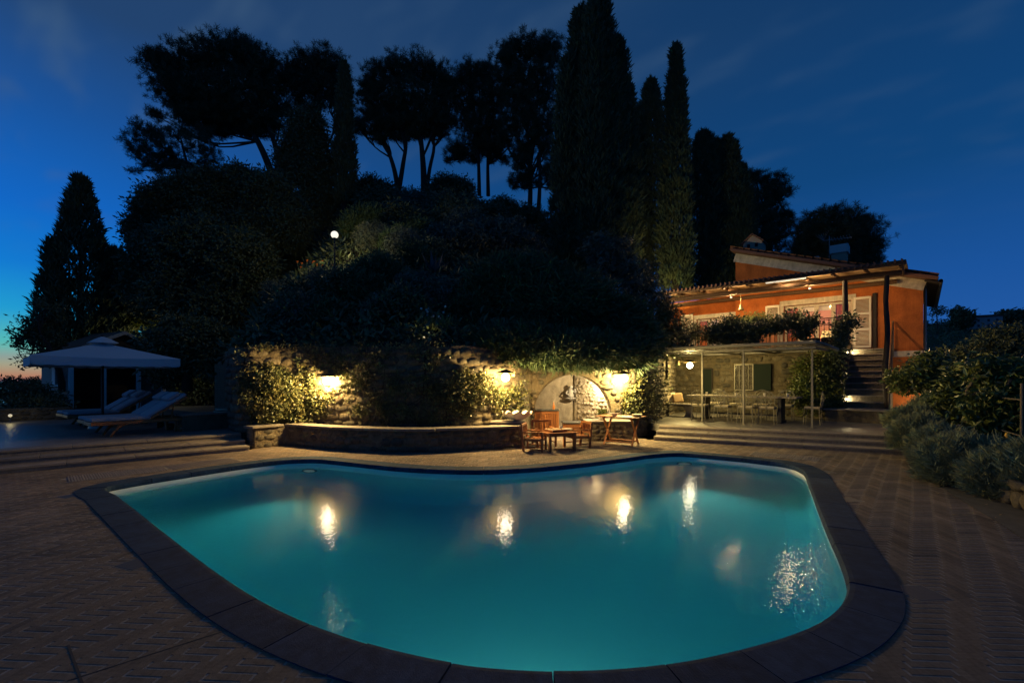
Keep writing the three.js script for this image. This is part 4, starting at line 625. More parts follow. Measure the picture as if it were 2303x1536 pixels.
// ---------------------------------------------------------------- by the niche: small teak set, folding table, cabinets
{
  const ch = thing('teak_armchair', 'small teak armchair seen from behind, beside the planter wall', 'chair', P(1203, 1013, 0.005), Math.PI / 2 - 0.25, 'small teak armchairs'); ch.userData.base = 'teak_armchair';
  const w = 0.46, d = 0.42, sh = 0.29;
  for (const x of [-1, 1]) { part('rear_leg', bar(V(x * w / 2, 0, -d / 2), V(x * w / 2, 0.6, -d / 2 - 0.05), 0.045, 0.045), M.teak[0], ch); part('front_leg', rbox(0.045, 0.42, 0.045, 0.006, x * w / 2, 0.21, d / 2), M.teak[0], ch); part('arm', rbox(0.06, 0.025, d + 0.06, 0.008, x * w / 2, 0.432, -0.005), M.teak[2], ch); part('stretcher', rbox(0.025, 0.03, d - 0.045, 0.005, x * w / 2, 0.1, 0), M.teak[1], ch); part('seat_rail', rbox(0.028, 0.05, d - 0.045, 0.005, x * w / 2, sh - 0.03, 0), M.teak[1], ch); }
  part('front_rail', rbox(w - 0.045, 0.05, 0.026, 0.005, 0, sh - 0.03, d / 2), M.teak[1], ch); part('back_rail', rbox(w - 0.045, 0.05, 0.026, 0.005, 0, sh - 0.03, -d / 2), M.teak[1], ch);
  for (let k = 0; k < 6; k++) part('seat_slat', rbox(w - 0.05, 0.016, 0.055, 0.004, 0, sh, -d / 2 + 0.045 + k * 0.067), M.teak[k % 3], ch);
  part('top_rail', rbox(w + 0.02, 0.06, 0.03, 0.01, 0, 0.585, -d / 2 - 0.048), M.teak[2], ch); part('lower_rail', rbox(w - 0.05, 0.035, 0.025, 0.006, 0, 0.35, -d / 2 - 0.028), M.teak[1], ch);
  for (let k = 0; k < 5; k++) part('back_slat', bar(V(-0.15 + k * 0.075, 0.36, -d / 2 - 0.03), V(-0.15 + k * 0.075, 0.56, -d / 2 - 0.046), 0.042, 0.014), M.teak[k % 3], ch);
  dup(ch, V(0.78, 0.005, -11.08), 0.22, 'small teak armchair facing the pool behind the low table'); dup(ch, P(1298, 1006, 0.005), -Math.PI / 2 + 0.35, 'small teak armchair turned to the low table on the niche side');
  const t = thing('low_teak_table', 'low square teak table among the small armchairs', 'table', P(1254, 1011, 0.005), 0.3);
  for (let k = 0; k < 7; k++) part('top_board', rbox(0.74, 0.022, 0.1, 0.004, 0, 0.41, -0.312 + k * 0.104), M.teak[(k + 1) % 3], t); for (const [a, b] of [[-1, -1], [1, -1], [-1, 1], [1, 1]]) part('leg', rbox(0.055, 0.4, 0.055, 0.008, a * 0.3, 0.2, b * 0.29), M.teak[0], t); part('apron', [boxG(0.54, 0.06, 0.02, 0, 0.365, 0.29), boxG(0.54, 0.06, 0.02, 0, 0.365, -0.29), boxG(0.02, 0.06, 0.52, 0.3, 0.366, 0), boxG(0.02, 0.06, 0.52, -0.3, 0.366, 0)], M.teak[1], t);
  const tp = t.position, gb = thing('game_board', 'wooden board game box with squared top on the low teak table', 'game board', [tp.x - 0.06, 0.427, tp.z + 0.03], 0.5); part('box', rbox(0.4, 0.05, 0.4, 0.008, 0, 0.025, 0), M.teak[1], gb); const pale = mat('pale square', [0.5, 0.38, 0.22], 0.5); for (let i = 0; i < 8; i++) for (let j = 0; j < 8; j++) if ((i + j) % 2) part('pale_square', boxG(0.044, 0.004, 0.044, (i - 3.5) * 0.0455, 0.0515, (j - 3.5) * 0.0455), pale, gb);
  const bw = thing('stacked_dishes', 'two stacked cream dishes on the low teak table', 'dishes', [tp.x + 0.24, 0.424, tp.z - 0.12]); for (const y of [0, 0.022]) part('dish', lathe([[0, y], [0.06, y], [0.12, y + 0.028], [0.125, y + 0.028], [0.07, y + 0.006], [0, y + 0.006]], 20), M.ceramic, bw);
  const cg = one('candle_glass', lathe([[0, 0], [0.035, 0], [0.038, 0.09], [0.034, 0.09], [0.03, 0.01], [0, 0.01]], 14), M.ceramic, 'small cream beaker beside the game board', 'beaker'); cg.position.set(tp.x + 0.1, 0.424, tp.z - 0.24);
}
{ // folding table with crockery
  const t = thing('folding_table', 'folding teak table with crossed legs in front of the stone pier', 'table', [2.72, 0.005, -11.38], -0.62);
  for (let k = 0; k < 6; k++) part('top_slat', rbox(1.12, 0.02, 0.092, 0.004, 0, 0.69, -0.245 + k * 0.098), M.teak[k % 3], t);
  for (const x of [-0.36, 0.36]) { part('leg', bar(V(x, 0, -0.26), V(x, 0.68, 0.24), 0.045, 0.022), M.teak[2], t); part('leg', bar(V(x + 0.026, 0, 0.26), V(x + 0.026, 0.68, -0.24), 0.045, 0.022), M.teak[2], t); part('batten', rbox(0.04, 0.03, 0.56, 0.005, x, 0.664, 0), M.teak[1], t); }
  for (const z of [-0.2, 0.2]) part('stretcher', rbox(0.74, 0.03, 0.03, 0.005, 0, 0.08, z), M.teak[1], t);
  const on = (x, z) => V(x, 0, z).applyAxisAngle(V(0, 1, 0), -0.62).add(V(2.72, 0.707, -11.38));
  const bowl = one('serving_bowl', lathe([[0, 0], [0.05, 0], [0.06, 0.02], [0.11, 0.07], [0.115, 0.07], [0.06, 0.03], [0, 0.02]], 20), M.ceramic, 'cream serving bowl on the folding table', 'bowl'); bowl.position.copy(on(-0.12, 0.1));
  for (const [x, z, label] of [[0.05, 0.12, 'tall drinking glass beside the serving bowl'], [0.12, -0.05, 'tall drinking glass between bowl and plates']]) { const g = one('tall_glass', lathe([[0, 0], [0.028, 0], [0.034, 0.15], [0.032, 0.15], [0.026, 0.008], [0, 0.008]], 14), M.goblet, label, 'glass', 'glasses on the folding table'); g.position.copy(on(x, z)); }
  const pl = thing('plate_stack', 'stack of cream plates on the far end of the folding table', 'plates', on(0.42, 0)); for (let k = 0; k < 4; k++) part('plate', lathe([[0, k * 0.014], [0.08, k * 0.014], [0.125, k * 0.014 + 0.018], [0.13, k * 0.014 + 0.018], [0.08, k * 0.014 + 0.006], [0, k * 0.014 + 0.006]], 22), M.ceramic, pl);
}
{ // slatted cabinets, ornaments in the niche
  const cab = (label, x, w, h, z) => { const t = thing('slatted_cabinet', label, 'cabinet', [x, 0.005, -z]); part('body', boxG(w - 0.04, h - 0.05, 0.36, 0, (h - 0.05) / 2, -0.03), M.teak[1], t); part('counter_top', rbox(w + 0.02, 0.045, 0.46, 0.008, 0, h - 0.022, 0), mat('slate counter', [0.045, 0.045, 0.045], 0.5), t); part('face_frame', [boxG(0.05, h - 0.06, 0.03, -w / 2 + 0.026, (h - 0.06) / 2, 0.17), boxG(0.05, h - 0.06, 0.03, w / 2 - 0.026, (h - 0.06) / 2, 0.17), boxG(w - 0.104, 0.06, 0.03, 0, h - 0.09, 0.17), boxG(w - 0.104, 0.05, 0.03, 0, 0.04, 0.17)], M.teak[2], t); const n = Math.round((w - 0.1) / 0.05), g = rbox(0.03, h - 0.19, 0.016, 0.004); for (let k = 0; k < n; k++) { const m = part('slat', g, M.teak[k % 3], t); m.position.set(-w / 2 + 0.05 + (k + 0.5) * (w - 0.1) / n, (h - 0.12) / 2 + 0.04, 0.17); } };
  cab('tall slatted teak cabinet with slate top inside the niche', 0.99, 0.7, 0.76, 13.15); cab('low slatted teak cabinet inside the niche', 1.83, 0.72, 0.39, 13.25);
  const b = one('amber_bottle', lathe([[0, 0], [0.035, 0], [0.035, 0.09], [0.014, 0.14], [0.014, 0.2], [0, 0.2]], 14), phys('amber glass', [0.6, 0.25, 0.05], 0.1, { transmission: 0.5, thickness: 0 }), 'amber bottle on the slate top of the tall cabinet', 'bottle'); b.position.set(1.2, 0.766, -13.08);
  const st = thing('stone_figure', 'small grey stone figure on a bracket in the niche', 'statue', [1.84, 1.02, -14.28]), sm = mat('grey stone', [0.2, 0.19, 0.17], 0.9); part('bracket', lathe([[0, -0.06], [0.05, -0.05], [0.16, 0], [0.17, 0.03], [0, 0.03]], 20).scale(1, 1, 0.7), sm, st); part('figure', [lathe([[0, 0.03], [0.1, 0.03], [0.11, 0.1], [0.08, 0.18], [0.1, 0.24], [0.06, 0.3], [0, 0.31]], 14), new THREE.SphereGeometry(0.065, 12, 10).translate(0.01, 0.36, 0.02), limb([V(-0.09, 0.24, 0), V(-0.14, 0.16, 0.05), V(-0.06, 0.12, 0.1)], 0.03, 0.02), limb([V(0.09, 0.24, 0), V(0.15, 0.2, 0.04), V(0.12, 0.32, 0.05)], 0.03, 0.02)], sm, st);
  // scalloped shell basin
  const N = 72, Rr = 10, pos = [], idx = []; for (let i = 0; i <= Rr; i++) for (let j = 0; j <= N; j++) { const f = i / Rr, a = j / N * 2 * Math.PI, rib = Math.abs(Math.sin(a * 5)), r = 0.36 * Math.pow(f, 0.85) * (1 + 0.07 * f * rib), y = 0.2 * Math.pow(f, 1.8) + 0.07 * f * f * (rib - 0.5); pos.push(Math.cos(a) * r, y, Math.sin(a) * r * 0.75); } for (let i = 0; i < Rr; i++) for (let j = 0; j < N; j++) { const a = i * (N + 1) + j; idx.push(a, a + 1, a + N + 1, a + N + 1, a + 1, a + N + 2); } const g = new THREE.BufferGeometry(); g.setAttribute('position', new THREE.Float32BufferAttribute(pos, 3)); g.setIndex(idx); g.computeVertexNormals();
  const sh = thing('shell_basin', 'white scalloped giant shell basin on a stone pier', 'basin', [0.14, 0.61, -11.15], 0.1); part('shell', g, mat('shell', [0.62, 0.55, 0.44], 0.4), sh); part('foot', cyl(0.12, 0.08, 0.05, 0, 0.0, 0, 14), M.capStone, sh);
}
// ---------------------------------------------------------------- dining terrace
const onH = (s, z, y = TE) => HL(s, y, z);
{
  const t = thing('dining_table', 'long stone topped dining table laid with glasses under the pergola', 'table', onH(1.6, 5.0), -TH); part('top', rbox(3.15, 0.05, 0.9, 0.012, 0, 0.755, 0), M.stepStone[0], t); for (const x of [-1.1, 1.1]) part('pedestal', [rbox(0.12, 0.7, 0.5, 0.02, x, 0.37, 0), rbox(0.16, 0.06, 0.7, 0.02, x, 0.03, 0)], M.iron, t); part('stretcher', boxG(2.08, 0.05, 0.05, 0, 0.2, 0), M.iron, t);
  const ch = thing('iron_dining_chair', 'pale scroll backed iron chair, first from the bench on the pool side of the table', 'chair', onH(0.62, 5.85), -TH, 'wrought iron dining chairs'); ch.userData.base = 'iron_dining_chair'; const im = M.paleIron;
  part('seat', rbox(0.42, 0.03, 0.4, 0.012, 0, 0.45, 0), im, ch); part('seat_cushion', rbox(0.4, 0.04, 0.38, 0.018, 0, 0.487, 0), mat('beige seat pad', [0.4, 0.34, 0.24], 0.95), ch);
  for (const [x, z] of [[-0.19, 0.18], [0.19, 0.18], [-0.19, -0.18], [0.19, -0.18]]) part('leg', limb([V(x, 0.45, z), V(x * 1.05, 0.2, z * 1.05), V(x * 1.12, 0, z * 1.12)], 0.012, 0.01, 6, 2), im, ch);
  const arch = []; for (let i = 0; i <= 14; i++) { const a = Math.PI * i / 14; arch.push(V(-Math.cos(a) * 0.235, 0.7 + Math.sin(a) * 0.25, 0.2 + 0.04)); } part('back_arch', limb([V(-0.2, 0.45, 0.19), ...arch, V(0.2, 0.45, 0.19)], 0.011, 0.011, 6, 2), im, ch);
  for (const f of [-1, 1]) for (const [x, y, s] of [[0.02, 0.5, 1], [0.06, 0.62, 0.8], [0.11, 0.54, 0.8], [0.03, 0.74, 0.7], [0.12, 0.7, 0.7]]) part('leaf_scroll', limb([V(f * x, y, 0.215), V(f * (x + 0.03 * s), y + 0.08 * s, 0.225), V(f * (x + 0.08 * s), y + 0.13 * s, 0.232), V(f * (x + 0.1 * s), y + 0.08 * s, 0.23), V(f * (x + 0.07 * s), y + 0.06 * s, 0.228)], 0.012, 0.006, 5, 3), im, ch);
  part('centre_stem', limb([V(0, 0.45, 0.2), V(0, 0.7, 0.225), V(0, 0.94, 0.24)], 0.009, 0.008, 6, 2), im, ch);
  const L = (i, w) => `pale scroll backed iron chair, ${i} ${w}`;
  [[1.3, 5.9], [1.97, 5.88], [2.52, 5.85]].forEach(([s, z], k) => dup(ch, onH(s, z), -TH + rr(-0.06, 0.06), L(['second', 'third', 'fourth'][k], 'from the bench on the pool side of the table')));
  [0.55, 1.25, 1.95, 2.65].forEach((s, k) => dup(ch, onH(s, 4.2), -TH + Math.PI + rr(-0.06, 0.06), L(['first', 'second', 'third', 'fourth'][k], 'from the bench on the wall side of the table'))); dup(ch, onH(3.5, 5.0), -TH + Math.PI / 2, L('alone', 'at the end of the table near the stairs'));
  const gob = lathe([[0, 0], [0.036, 0], [0.034, 0.006], [0.006, 0.012], [0.006, 0.075], [0.03, 0.1], [0.042, 0.16], [0.04, 0.16], [0.027, 0.102], [0, 0.085]], 14), tum = lathe([[0, 0], [0.03, 0], [0.04, 0.1], [0.037, 0.1], [0.028, 0.01], [0, 0.01]], 14);
  [[-1.15, 0.2], [-0.95, -0.2], [-0.45, 0.22], [0.05, 0.2], [0.35, -0.2], [0.8, 0.22], [1.15, 0.1], [1.3, -0.2]].forEach(([x, z], k) => { const g = one('goblet', gob, M.goblet, 'stemmed wine glass on the dining table', 'glass', 'wine glasses on the dining table'); g.position.copy(onH(1.6 + x, 5.0 + z, TE + 0.781)); });
  [[-1.02, 0.16], [-0.1, 0.26], [0.72, 0.3], [1.3, 0.2]].forEach(([x, z]) => { const g = one('tumbler', tum, M.ceramic, 'pale tumbler on the dining table', 'tumbler', 'tumblers on the dining table'); g.position.copy(onH(1.6 + x, 5.0 + z, TE + 0.781)); });
  const b = thing('stone_bench', 'stone bench with curved feet against the garden wall', 'bench', onH(-0.55, 4.9), -TH); part('seat', rbox(1.25, 0.07, 0.42, 0.015, 0, 0.43, 0), M.stepStone[1], b); const fs = new THREE.Shape(); fs.moveTo(-0.17, 0); fs.lineTo(0.17, 0); fs.quadraticCurveTo(0.06, 0.12, 0.12, 0.28); fs.quadraticCurveTo(0.2, 0.34, 0.19, 0.39); fs.lineTo(-0.19, 0.39); fs.quadraticCurveTo(-0.2, 0.34, -0.12, 0.28); fs.quadraticCurveTo(-0.06, 0.12, -0.17, 0); for (const x of [-0.45, 0.45]) part('foot', new THREE.ExtrudeGeometry(fs, { depth: 0.1, bevelEnabled: false }).translate(0, 0.003, -0.05).rotateY(0.2).translate(x, 0, 0), M.stepStone[0], b);
  const cu = ['beige cushion on the stone bench, at the wall end', 'patterned pale cushion on the stone bench, in the middle', 'brown cushion on the stone bench, at the table end'], cc = [[0.36, 0.29, 0.2], [0.5, 0.42, 0.3], [0.3, 0.2, 0.11]]; [-0.42, -0.22, 0.02].forEach((x, k) => { const g = rbox(0.36, 0.36, 0.12, 0.055); const p = g.attributes.position; for (let i = 0; i < p.count; i++) { const e = Math.max(Math.abs(p.getX(i)), Math.abs(p.getY(i))) / 0.18; p.setZ(i, p.getZ(i) * (1.15 - 0.6 * e * e)); } g.computeVertexNormals(); const m = one('bench_cushion', g, mat('bench cushion ' + k, cc[k], 0.95), cu[k], 'cushion', 'cushions on the stone bench'); m.position.copy(onH(-0.55 + x, 4.82, TE + 0.64)); m.rotation.set(-0.25, -TH + 0.5, 0.12); });
}
// ---------------------------------------------------------------- garden lamps
wallLamp('globe lamp on the ivy covered retaining wall over the planter', Dp(735, 857, 11.14), V(0.25, 0, 1), 34, [1, 0.64, 0.22]);
wallLamp('globe lamp on the wall beside the shell basin', Dp(1137, 849, 11.1), V(-0.5, 0, 1), 31, [1, 0.64, 0.22]);
wallLamp('globe lamp on the wall beside the arch, above the folding table', Dp(1404, 851, 12.25), V(0.2, 0, 1), 36, [1, 0.71, 0.25]);
wallLamp('globe lamp on the garden wall above the stone bench', Dp(1552, 822, 15.7), V(0.6, 0, 0.8), 20, [1, 0.74, 0.24]);

// ---------------------------------------------------------------- garden hillside
const hZf = (x) => keys([[-30, 26], [-20, 24], [-15, 23.5], [-12, 20], [-10.4, 16.3], [-8.1, 13.2], [-6.9, 11.7], [-5.3, 11.9], [-3.1, 11.2], [-2, 11.1], [-1.1, 11.3], [-0.3, 11.9], [0.28, 12.4], [0.36, 14.7], [3.1, 14.9], [4.5, 15.6], [6.4, 18.3], [7.2, 21.9], [9, 24], [13, 27], [22, 28]], x);
const hY0 = (x) => keys([[-30, -3], [-20, 0.2], [-10.6, 0.3], [-9.2, 2.0], [-6, 2.34], [7, 2.3], [22, 1.5]], x);
const hR = (x) => keys([[-34, -3], [-28, 3], [-24, 8.5], [-21, 12.5], [-18, 15.6], [-12, 15.8], [-8, 15.2], [-2, 14.4], [2, 12.2], [6, 8.5], [9, 5.5], [14, 4], [24, 2]], x);
const hillH = (x, Z) => { const f = hZf(x), y0 = hY0(x), t = (Z - f) / (34 - f); if (t < 0) return -3; if (Z > 34) return Math.max(-3, hR(x) - (Z - 34) * 0.22); return y0 + (hR(x) - y0) * Math.pow(t, 0.9) + 0.25 * n2(x * 0.35, Z * 0.35) * Math.min(1, t * 4); };
{
  const pos = [], idx = [], NX = 120, NZ = 60; for (let i = 0; i <= NX; i++) { const x = -34 + i / NX * 58, f = hZf(x); pos.push(x, -1.5, -f - 0.1); for (let j = 0; j <= NZ; j++) { const Z = f + (95 - f) * Math.pow(j / NZ, 1.6); pos.push(x, hillH(x, Z + 1e-6), -Z - 0.1); } }
  const C = NZ + 2; for (let i = 0; i < NX; i++) for (let j = 0; j < C - 1; j++) { const a = i * C + j, b = a + C; idx.push(a, b, a + 1, a + 1, b, b + 1); }
  const g = new THREE.BufferGeometry(); g.setAttribute('position', new THREE.Float32BufferAttribute(pos, 3)); g.setIndex(idx); g.computeVertexNormals(); struct('hillside', g, M.soil);
}
const hit = (px, py, z0 = 11) => { const u = (px - CX) / F, v = (HY - py) / F; for (let Z = z0; Z < 60; Z += 0.1) { const h = hillH(u * Z, Z); if (h > -2 && h >= EYE + v * Z) return V(u * Z, h, -Z); } return null; };

// ---------------------------------------------------------------- foliage
function blades(n, len, wid, spread, seed, upness, fold = 0.25) { // a clump of small leaf faces
  const r = rng(seed), pos = [], q = new THREE.Quaternion(), e = new THREE.Euler();
  for (let k = 0; k < n; k++) {
    const c = V(rr(-1, 1, r), rr(-1, 1, r), rr(-1, 1, r)).multiplyScalar(spread); let d = V(rr(-1, 1, r), rr(-1, 1, r), rr(-1, 1, r)).normalize(); d = d.lerp(V(d.x * 0.4, 1, d.z * 0.4), upness).normalize();
    const s = V().crossVectors(d, V(rr(-1, 1, r), rr(-1, 1, r), rr(-1, 1, r))).normalize(), nn = V().crossVectors(s, d), L = len * rr(0.7, 1.25, r), W = wid * rr(0.8, 1.2, r);
    const tip = c.clone().addScaledVector(d, L), m = c.clone().addScaledVector(d, L * 0.45).addScaledVector(nn, W * fold), a = m.clone().addScaledVector(s, W / 2), b = m.clone().addScaledVector(s, -W / 2); m.addScaledVector(nn, -W * fold * 1.5);
    pos.push(...c.toArray(), ...a.toArray(), ...tip.toArray(), ...c.toArray(), ...tip.toArray(), ...b.toArray());
  }
  const g = new THREE.BufferGeometry(); g.setAttribute('position', new THREE.Float32BufferAttribute(pos, 3)); g.computeVertexNormals(); return g;
}
const C = { leaf: blades(18, 0.13, 0.06, 0.17, 1, 0.1), small: blades(12, 0.065, 0.042, 0.07, 2, 0.05), pine: blades(30, 0.26, 0.022, 0.11, 3, 0.3), cypress: blades(16, 0.26, 0.05, 0.13, 4, 0.75), yew: blades(22, 0.2, 0.035, 0.15, 5, 0.1), citrus: blades(10, 0.13, 0.055, 0.13, 6, 0.05), lavender: blades(22, 0.13, 0.013, 0.06, 7, 0.7), big: blades(24, 0.3, 0.14, 0.45, 8, 0.1), olive: blades(22, 0.12, 0.026, 0.16, 9, 0.2) };
const UP = V(0, 1, 0);
function scatter(parent, name, geo, material, spots, seed, tint = 0.3) { // spots: [position, outward direction, scale]
  const im = new THREE.InstancedMesh(geo, material, spots.length), r = rng(seed), m = new THREE.Matrix4(), q = new THREE.Quaternion(), q2 = new THREE.Quaternion(), col = new THREE.Color(), o = parent.position;
  const inv = new THREE.Quaternion().setFromEuler(parent.rotation).invert();
  spots.forEach(([p, d, s], i) => { q.setFromUnitVectors(UP, d); q2.setFromAxisAngle(UP, r() * 6.2832); q.multiply(q2); const w = p.clone().sub(o).applyQuaternion(inv); m.compose(w, q, V(s, s, s)); im.setMatrixAt(i, m); const k = 1 + tint * (r() * 2 - 1), y = 1 + 0.18 * (r() * 2 - 1); im.setColorAt(i, col.setRGB(k * y, k, k * (2 - y) * 0.95)); });
  im.name = name; im.userData.kind = 'stuff'; im.castShadow = im.receiveShadow = true; parent.add(im); return im;
}
function lobeSpots(lobes, density, r, { scale = 1, inner = 0.45, up = 0.5, ragged = 0.22 } = {}) {
  const out = []; for (const [c, rad] of lobes) { const a = Math.pow((Math.pow(rad.x * rad.y, 1.6) + Math.pow(rad.x * rad.z, 1.6) + Math.pow(rad.y * rad.z, 1.6)) / 3, 1 / 1.6) * 4 * Math.PI, n = Math.ceil(a * density), ph = r() * 100;
    for (let k = 0; k < n; k++) { const d = V(rr(-1, 1, r), rr(-1, 1, r), rr(-1, 1, r)); if (d.length() > 1 || d.length() < 0.05) { k--; continue; } d.normalize(); const f = lerp(inner, 1, Math.pow(r(), 0.6)) * Math.min(1.24, 1 + ragged * n3(d.x * 2.2 + ph, d.y * 2.2, d.z * 2.2) + ragged * 0.5 * n3(d.x * 6 + ph, d.y * 6, d.z * 6)); const p = c.clone().add(V(d.x * rad.x * f, d.y * rad.y * f, d.z * rad.z * f)), o = d.clone().lerp(UP, up).normalize(); out.push([p, o, scale * rr(0.7, 1.3, r)]); } }
  return out;
}
const lobesPx = (list, Z, depth = 0.85) => list.map(([x, y, rx, ry, dz = 0]) => { const z = Z + dz, k = z / F; return [Dp(x, y, z), V(rx * k, ry * k, rx * k * depth)]; });
let seedN = 1000;
function tree(name, label, category, Z, lobes, trunks, o) { // lobes and trunks given as photo pixels at the tree's own depth
  if (o.droop) lobes = [...lobes, ...lobes.filter((l) => l[1] > lobes.reduce((a, b) => a + b[1], 0) / lobes.length).flatMap(([x, y, rx, ry]) => [-0.9, 0.1, 0.85].map((k) => [x + k * rx * rr(0.7, 1.1), y + ry * rr(0.75, 1.25), rx * rr(0.28, 0.42), ry * rr(0.22, 0.36)]))];
  const base = o.base ?? (trunks[0] ? Dp(...trunks[0][0], Z) : Dp(lobes[0][0], lobes[0][1] + lobes[0][3], Z)); const t = thing(name, label, category, base, 0, o.group), r = rng(seedN++);
  const L = lobesPx(lobes, Z, o.depth); scatter(t, 'crown', o.geo, o.leaf, lobeSpots(L, o.density, r, o), seedN++, o.tint);
  const lm = []; trunks.forEach((pts) => { const w = pts.filter((p) => Array.isArray(p)).map(([x, y], i) => Dp(x, y, Z + (i ? rr(-0.4, 0.4, r) : 0)).sub(base)); const rad = (pts.find((p) => typeof p === 'number') ?? 0.2) * (o.trunkK ?? 1); part('trunk', limb(w, rad, rad * 0.5, 8, 4), o.bark ?? M.bark, t); if (o.droop) { const cv = new THREE.CatmullRomCurve3(w); lm.push([0.5, 0.68, 0.84, 1].map((q) => cv.getPoint(q))); } else lm.push([w[w.length - 1]]); });
  if (trunks.length && o.limbs !== 0) L.forEach(([c, rad], i) => { const p = c.clone().sub(base), near = lm.reduce((a, b) => (a[a.length - 1].distanceTo(p) < b[b.length - 1].distanceTo(p) ? a : b)), from = near[Math.floor(r() * near.length)]; const mid = from.clone().lerp(p, 0.5).add(V(rr(-0.3, 0.3, r), -0.12 * from.distanceTo(p), rr(-0.3, 0.3, r))); part('limb', limb([from.clone().lerp(p, -0.03), mid, p], o.limbR ?? 0.09, 0.025, 6, 3), o.bark ?? M.bark, t); const mid2 = mid.clone(); for (let k = 0; k < (o.twigs ?? 2); k++) part('branch', limb([mid2, mid2.clone().lerp(p, 0.6).add(V(rr(-0.5, 0.5, r), rr(0, 0.4, r), rr(-0.4, 0.4, r))), p.clone().add(V(rr(-0.7, 0.7, r) * rad.x, rr(-0.3, 0.6, r) * rad.y, rr(-0.5, 0.5, r) * rad.z))], 0.04, 0.012, 5, 2), o.bark ?? M.bark, t); });
  return t;
}
function cypress(label, Z, spires, o = {}) { // spires: [x, top y, bottom y, half width] in photo pixels
  const [x0, , yb] = spires[0], base = Dp(x0, yb, Z), t = thing('cypress_tree', label, 'tree', base, 0, o.group), r = rng(seedN++), k = Z / F, spots = [];
  for (const [x, yt, y1, hw, dz = 0] of spires) {
    const top = EYE + (HY - yt) * k, bot = EYE + (HY - y1) * k, H = top - bot, Rm = hw * k, ph = r() * 50, n = Math.ceil(H * Rm * 2 * Math.PI * 0.75 * 1.5 * (o.density ?? 22)), cx = (x - CX) * k;
    for (let i = 0; i < n; i++) { const f = r(), prof = Math.pow(clamp((1 - f) / 0.92), o.power ?? 0.62) * (0.78 + 0.22 * sst(0, 0.25, f)), a = r() * 6.2832, lump = 1 + 0.16 * n3(Math.cos(a) * 1.6 + ph, f * H * 0.9, Math.sin(a) * 1.6) + 0.1 * n3(Math.cos(a) * 4 + ph, f * H * 2.2, Math.sin(a) * 4), rad = Rm * prof * lump * lerp(0.35, 1, Math.pow(r(), 0.5)); const d = V(Math.cos(a), 0, Math.sin(a)); spots.push([V(cx + d.x * rad, bot + f * H + rr(-0.1, 0.15, r), -(Z + dz) + d.z * rad), d.clone().lerp(UP, 0.72).normalize(), rr(0.75, 1.3, r) * (o.scale ?? 1)]); }
    part('trunk', limb([V(cx, bot - 0.6, -(Z + dz)).sub(base), V(cx, bot + H * 0.7, -(Z + dz)).sub(base)], Math.min(0.22, Rm * 0.25), 0.04, 7, 3), M.bark, t);
  }
  scatter(t, 'crown', C.cypress, o.leaf ?? G.cypress, spots, seedN++, 0.3); return t;
}
const pineO = { geo: C.pine, leaf: G.pine, density: 14, scale: 1.1, up: 0.65, inner: 0.25, ragged: 0.42, trunkK: 0.62, droop: true, group: 'umbrella pines on the ridge', limbR: 0.075, depth: 0.9, twigs: 3 };
tree('umbrella_pine', 'wide umbrella pine leaning towards the sea with a forked trunk', 'tree', 32, [[362, 150, 44, 34], [430, 138, 60, 42], [510, 135, 70, 46], [585, 150, 52, 44], [400, 205, 60, 44], [470, 220, 78, 50], [550, 222, 78, 50], [612, 200, 40, 56], [455, 272, 62, 26], [345, 125, 22, 16], [545, 105, 40, 18], [520, 265, 60, 26], [590, 280, 34, 26]], [[[613, 396], [590, 340], [566, 296], [540, 262], 0.4], [[622, 398], [624, 350], [608, 296], [590, 250], 0.36]], pineO);
tree('umbrella_pine', 'small ragged pine below the wide leaning one, overhanging the slope', 'tree', 30, [[318, 290, 30, 26], [300, 322, 26, 26], [345, 310, 36, 32], [388, 298, 22, 22], [330, 352, 40, 26], [380, 350, 40, 30], [440, 320, 42, 32], [466, 358, 34, 26], [410, 382, 44, 20]], [[[428, 406], [404, 372], [380, 330], 0.2], [[432, 406], [415, 350], [405, 310], 0.16]], { ...pineO, density: 6.5 });
tree('umbrella_pine', 'umbrella pine between the wide leaning pine and the narrow cypress', 'tree', 33, [[690, 145, 44, 34], [735, 145, 46, 36], [765, 180, 26, 36], [675, 190, 36, 46], [715, 200, 46, 36], [650, 170, 26, 34]], [[[712, 420], [716, 320], [712, 240], 0.3], [[735, 330], [748, 300], [752, 250], 0.14]], pineO);
tree('holm_oak', 'dense dark evergreen oak under the pines, beside the narrow cypress', 'tree', 27, [[690, 300, 46, 60], [705, 380, 44, 70], [660, 360, 40, 60], [720, 450, 30, 60]], [[[695, 470], [692, 380], 0.25]], { geo: C.leaf, leaf: G.oak, density: 40, scale: 1.3, group: 'evergreen oaks on the hillside' });
tree('umbrella_pine', 'broad umbrella pine with two bare trunks standing in the middle of the ridge', 'tree', 34, [[850, 178, 42, 32], [895, 160, 44, 32], [945, 158, 46, 32], [985, 182, 40, 38], [850, 232, 50, 42], [920, 228, 66, 46], [992, 238, 38, 46], [835, 276, 36, 26], [895, 282, 50, 26], [970, 280, 44, 26], [1015, 200, 20, 30], [830, 200, 24, 26]], [[[895, 428], [886, 380], [868, 330], [848, 296], 0.32], [[897, 425], [906, 370], [912, 320], [900, 290], 0.3], [[954, 442], [952, 380], [948, 330], [945, 290], 0.42], [[958, 440], [966, 380], [976, 330], [972, 300], 0.26]], pineO);
tree('umbrella_pine', 'narrower umbrella pine with two thin upright trunks beside the broad one', 'tree', 35, [[1056, 172, 36, 34], [1092, 166, 32, 30], [1045, 232, 34, 52], [1100, 232, 48, 54], [1072, 292, 48, 40], [1036, 342, 34, 20], [1104, 335, 40, 24], [1128, 300, 24, 30]], [[[1078, 440], [1076, 360], [1072, 290], 0.26], [[1098, 440], [1097, 370], [1100, 300], 0.26]], pineO);
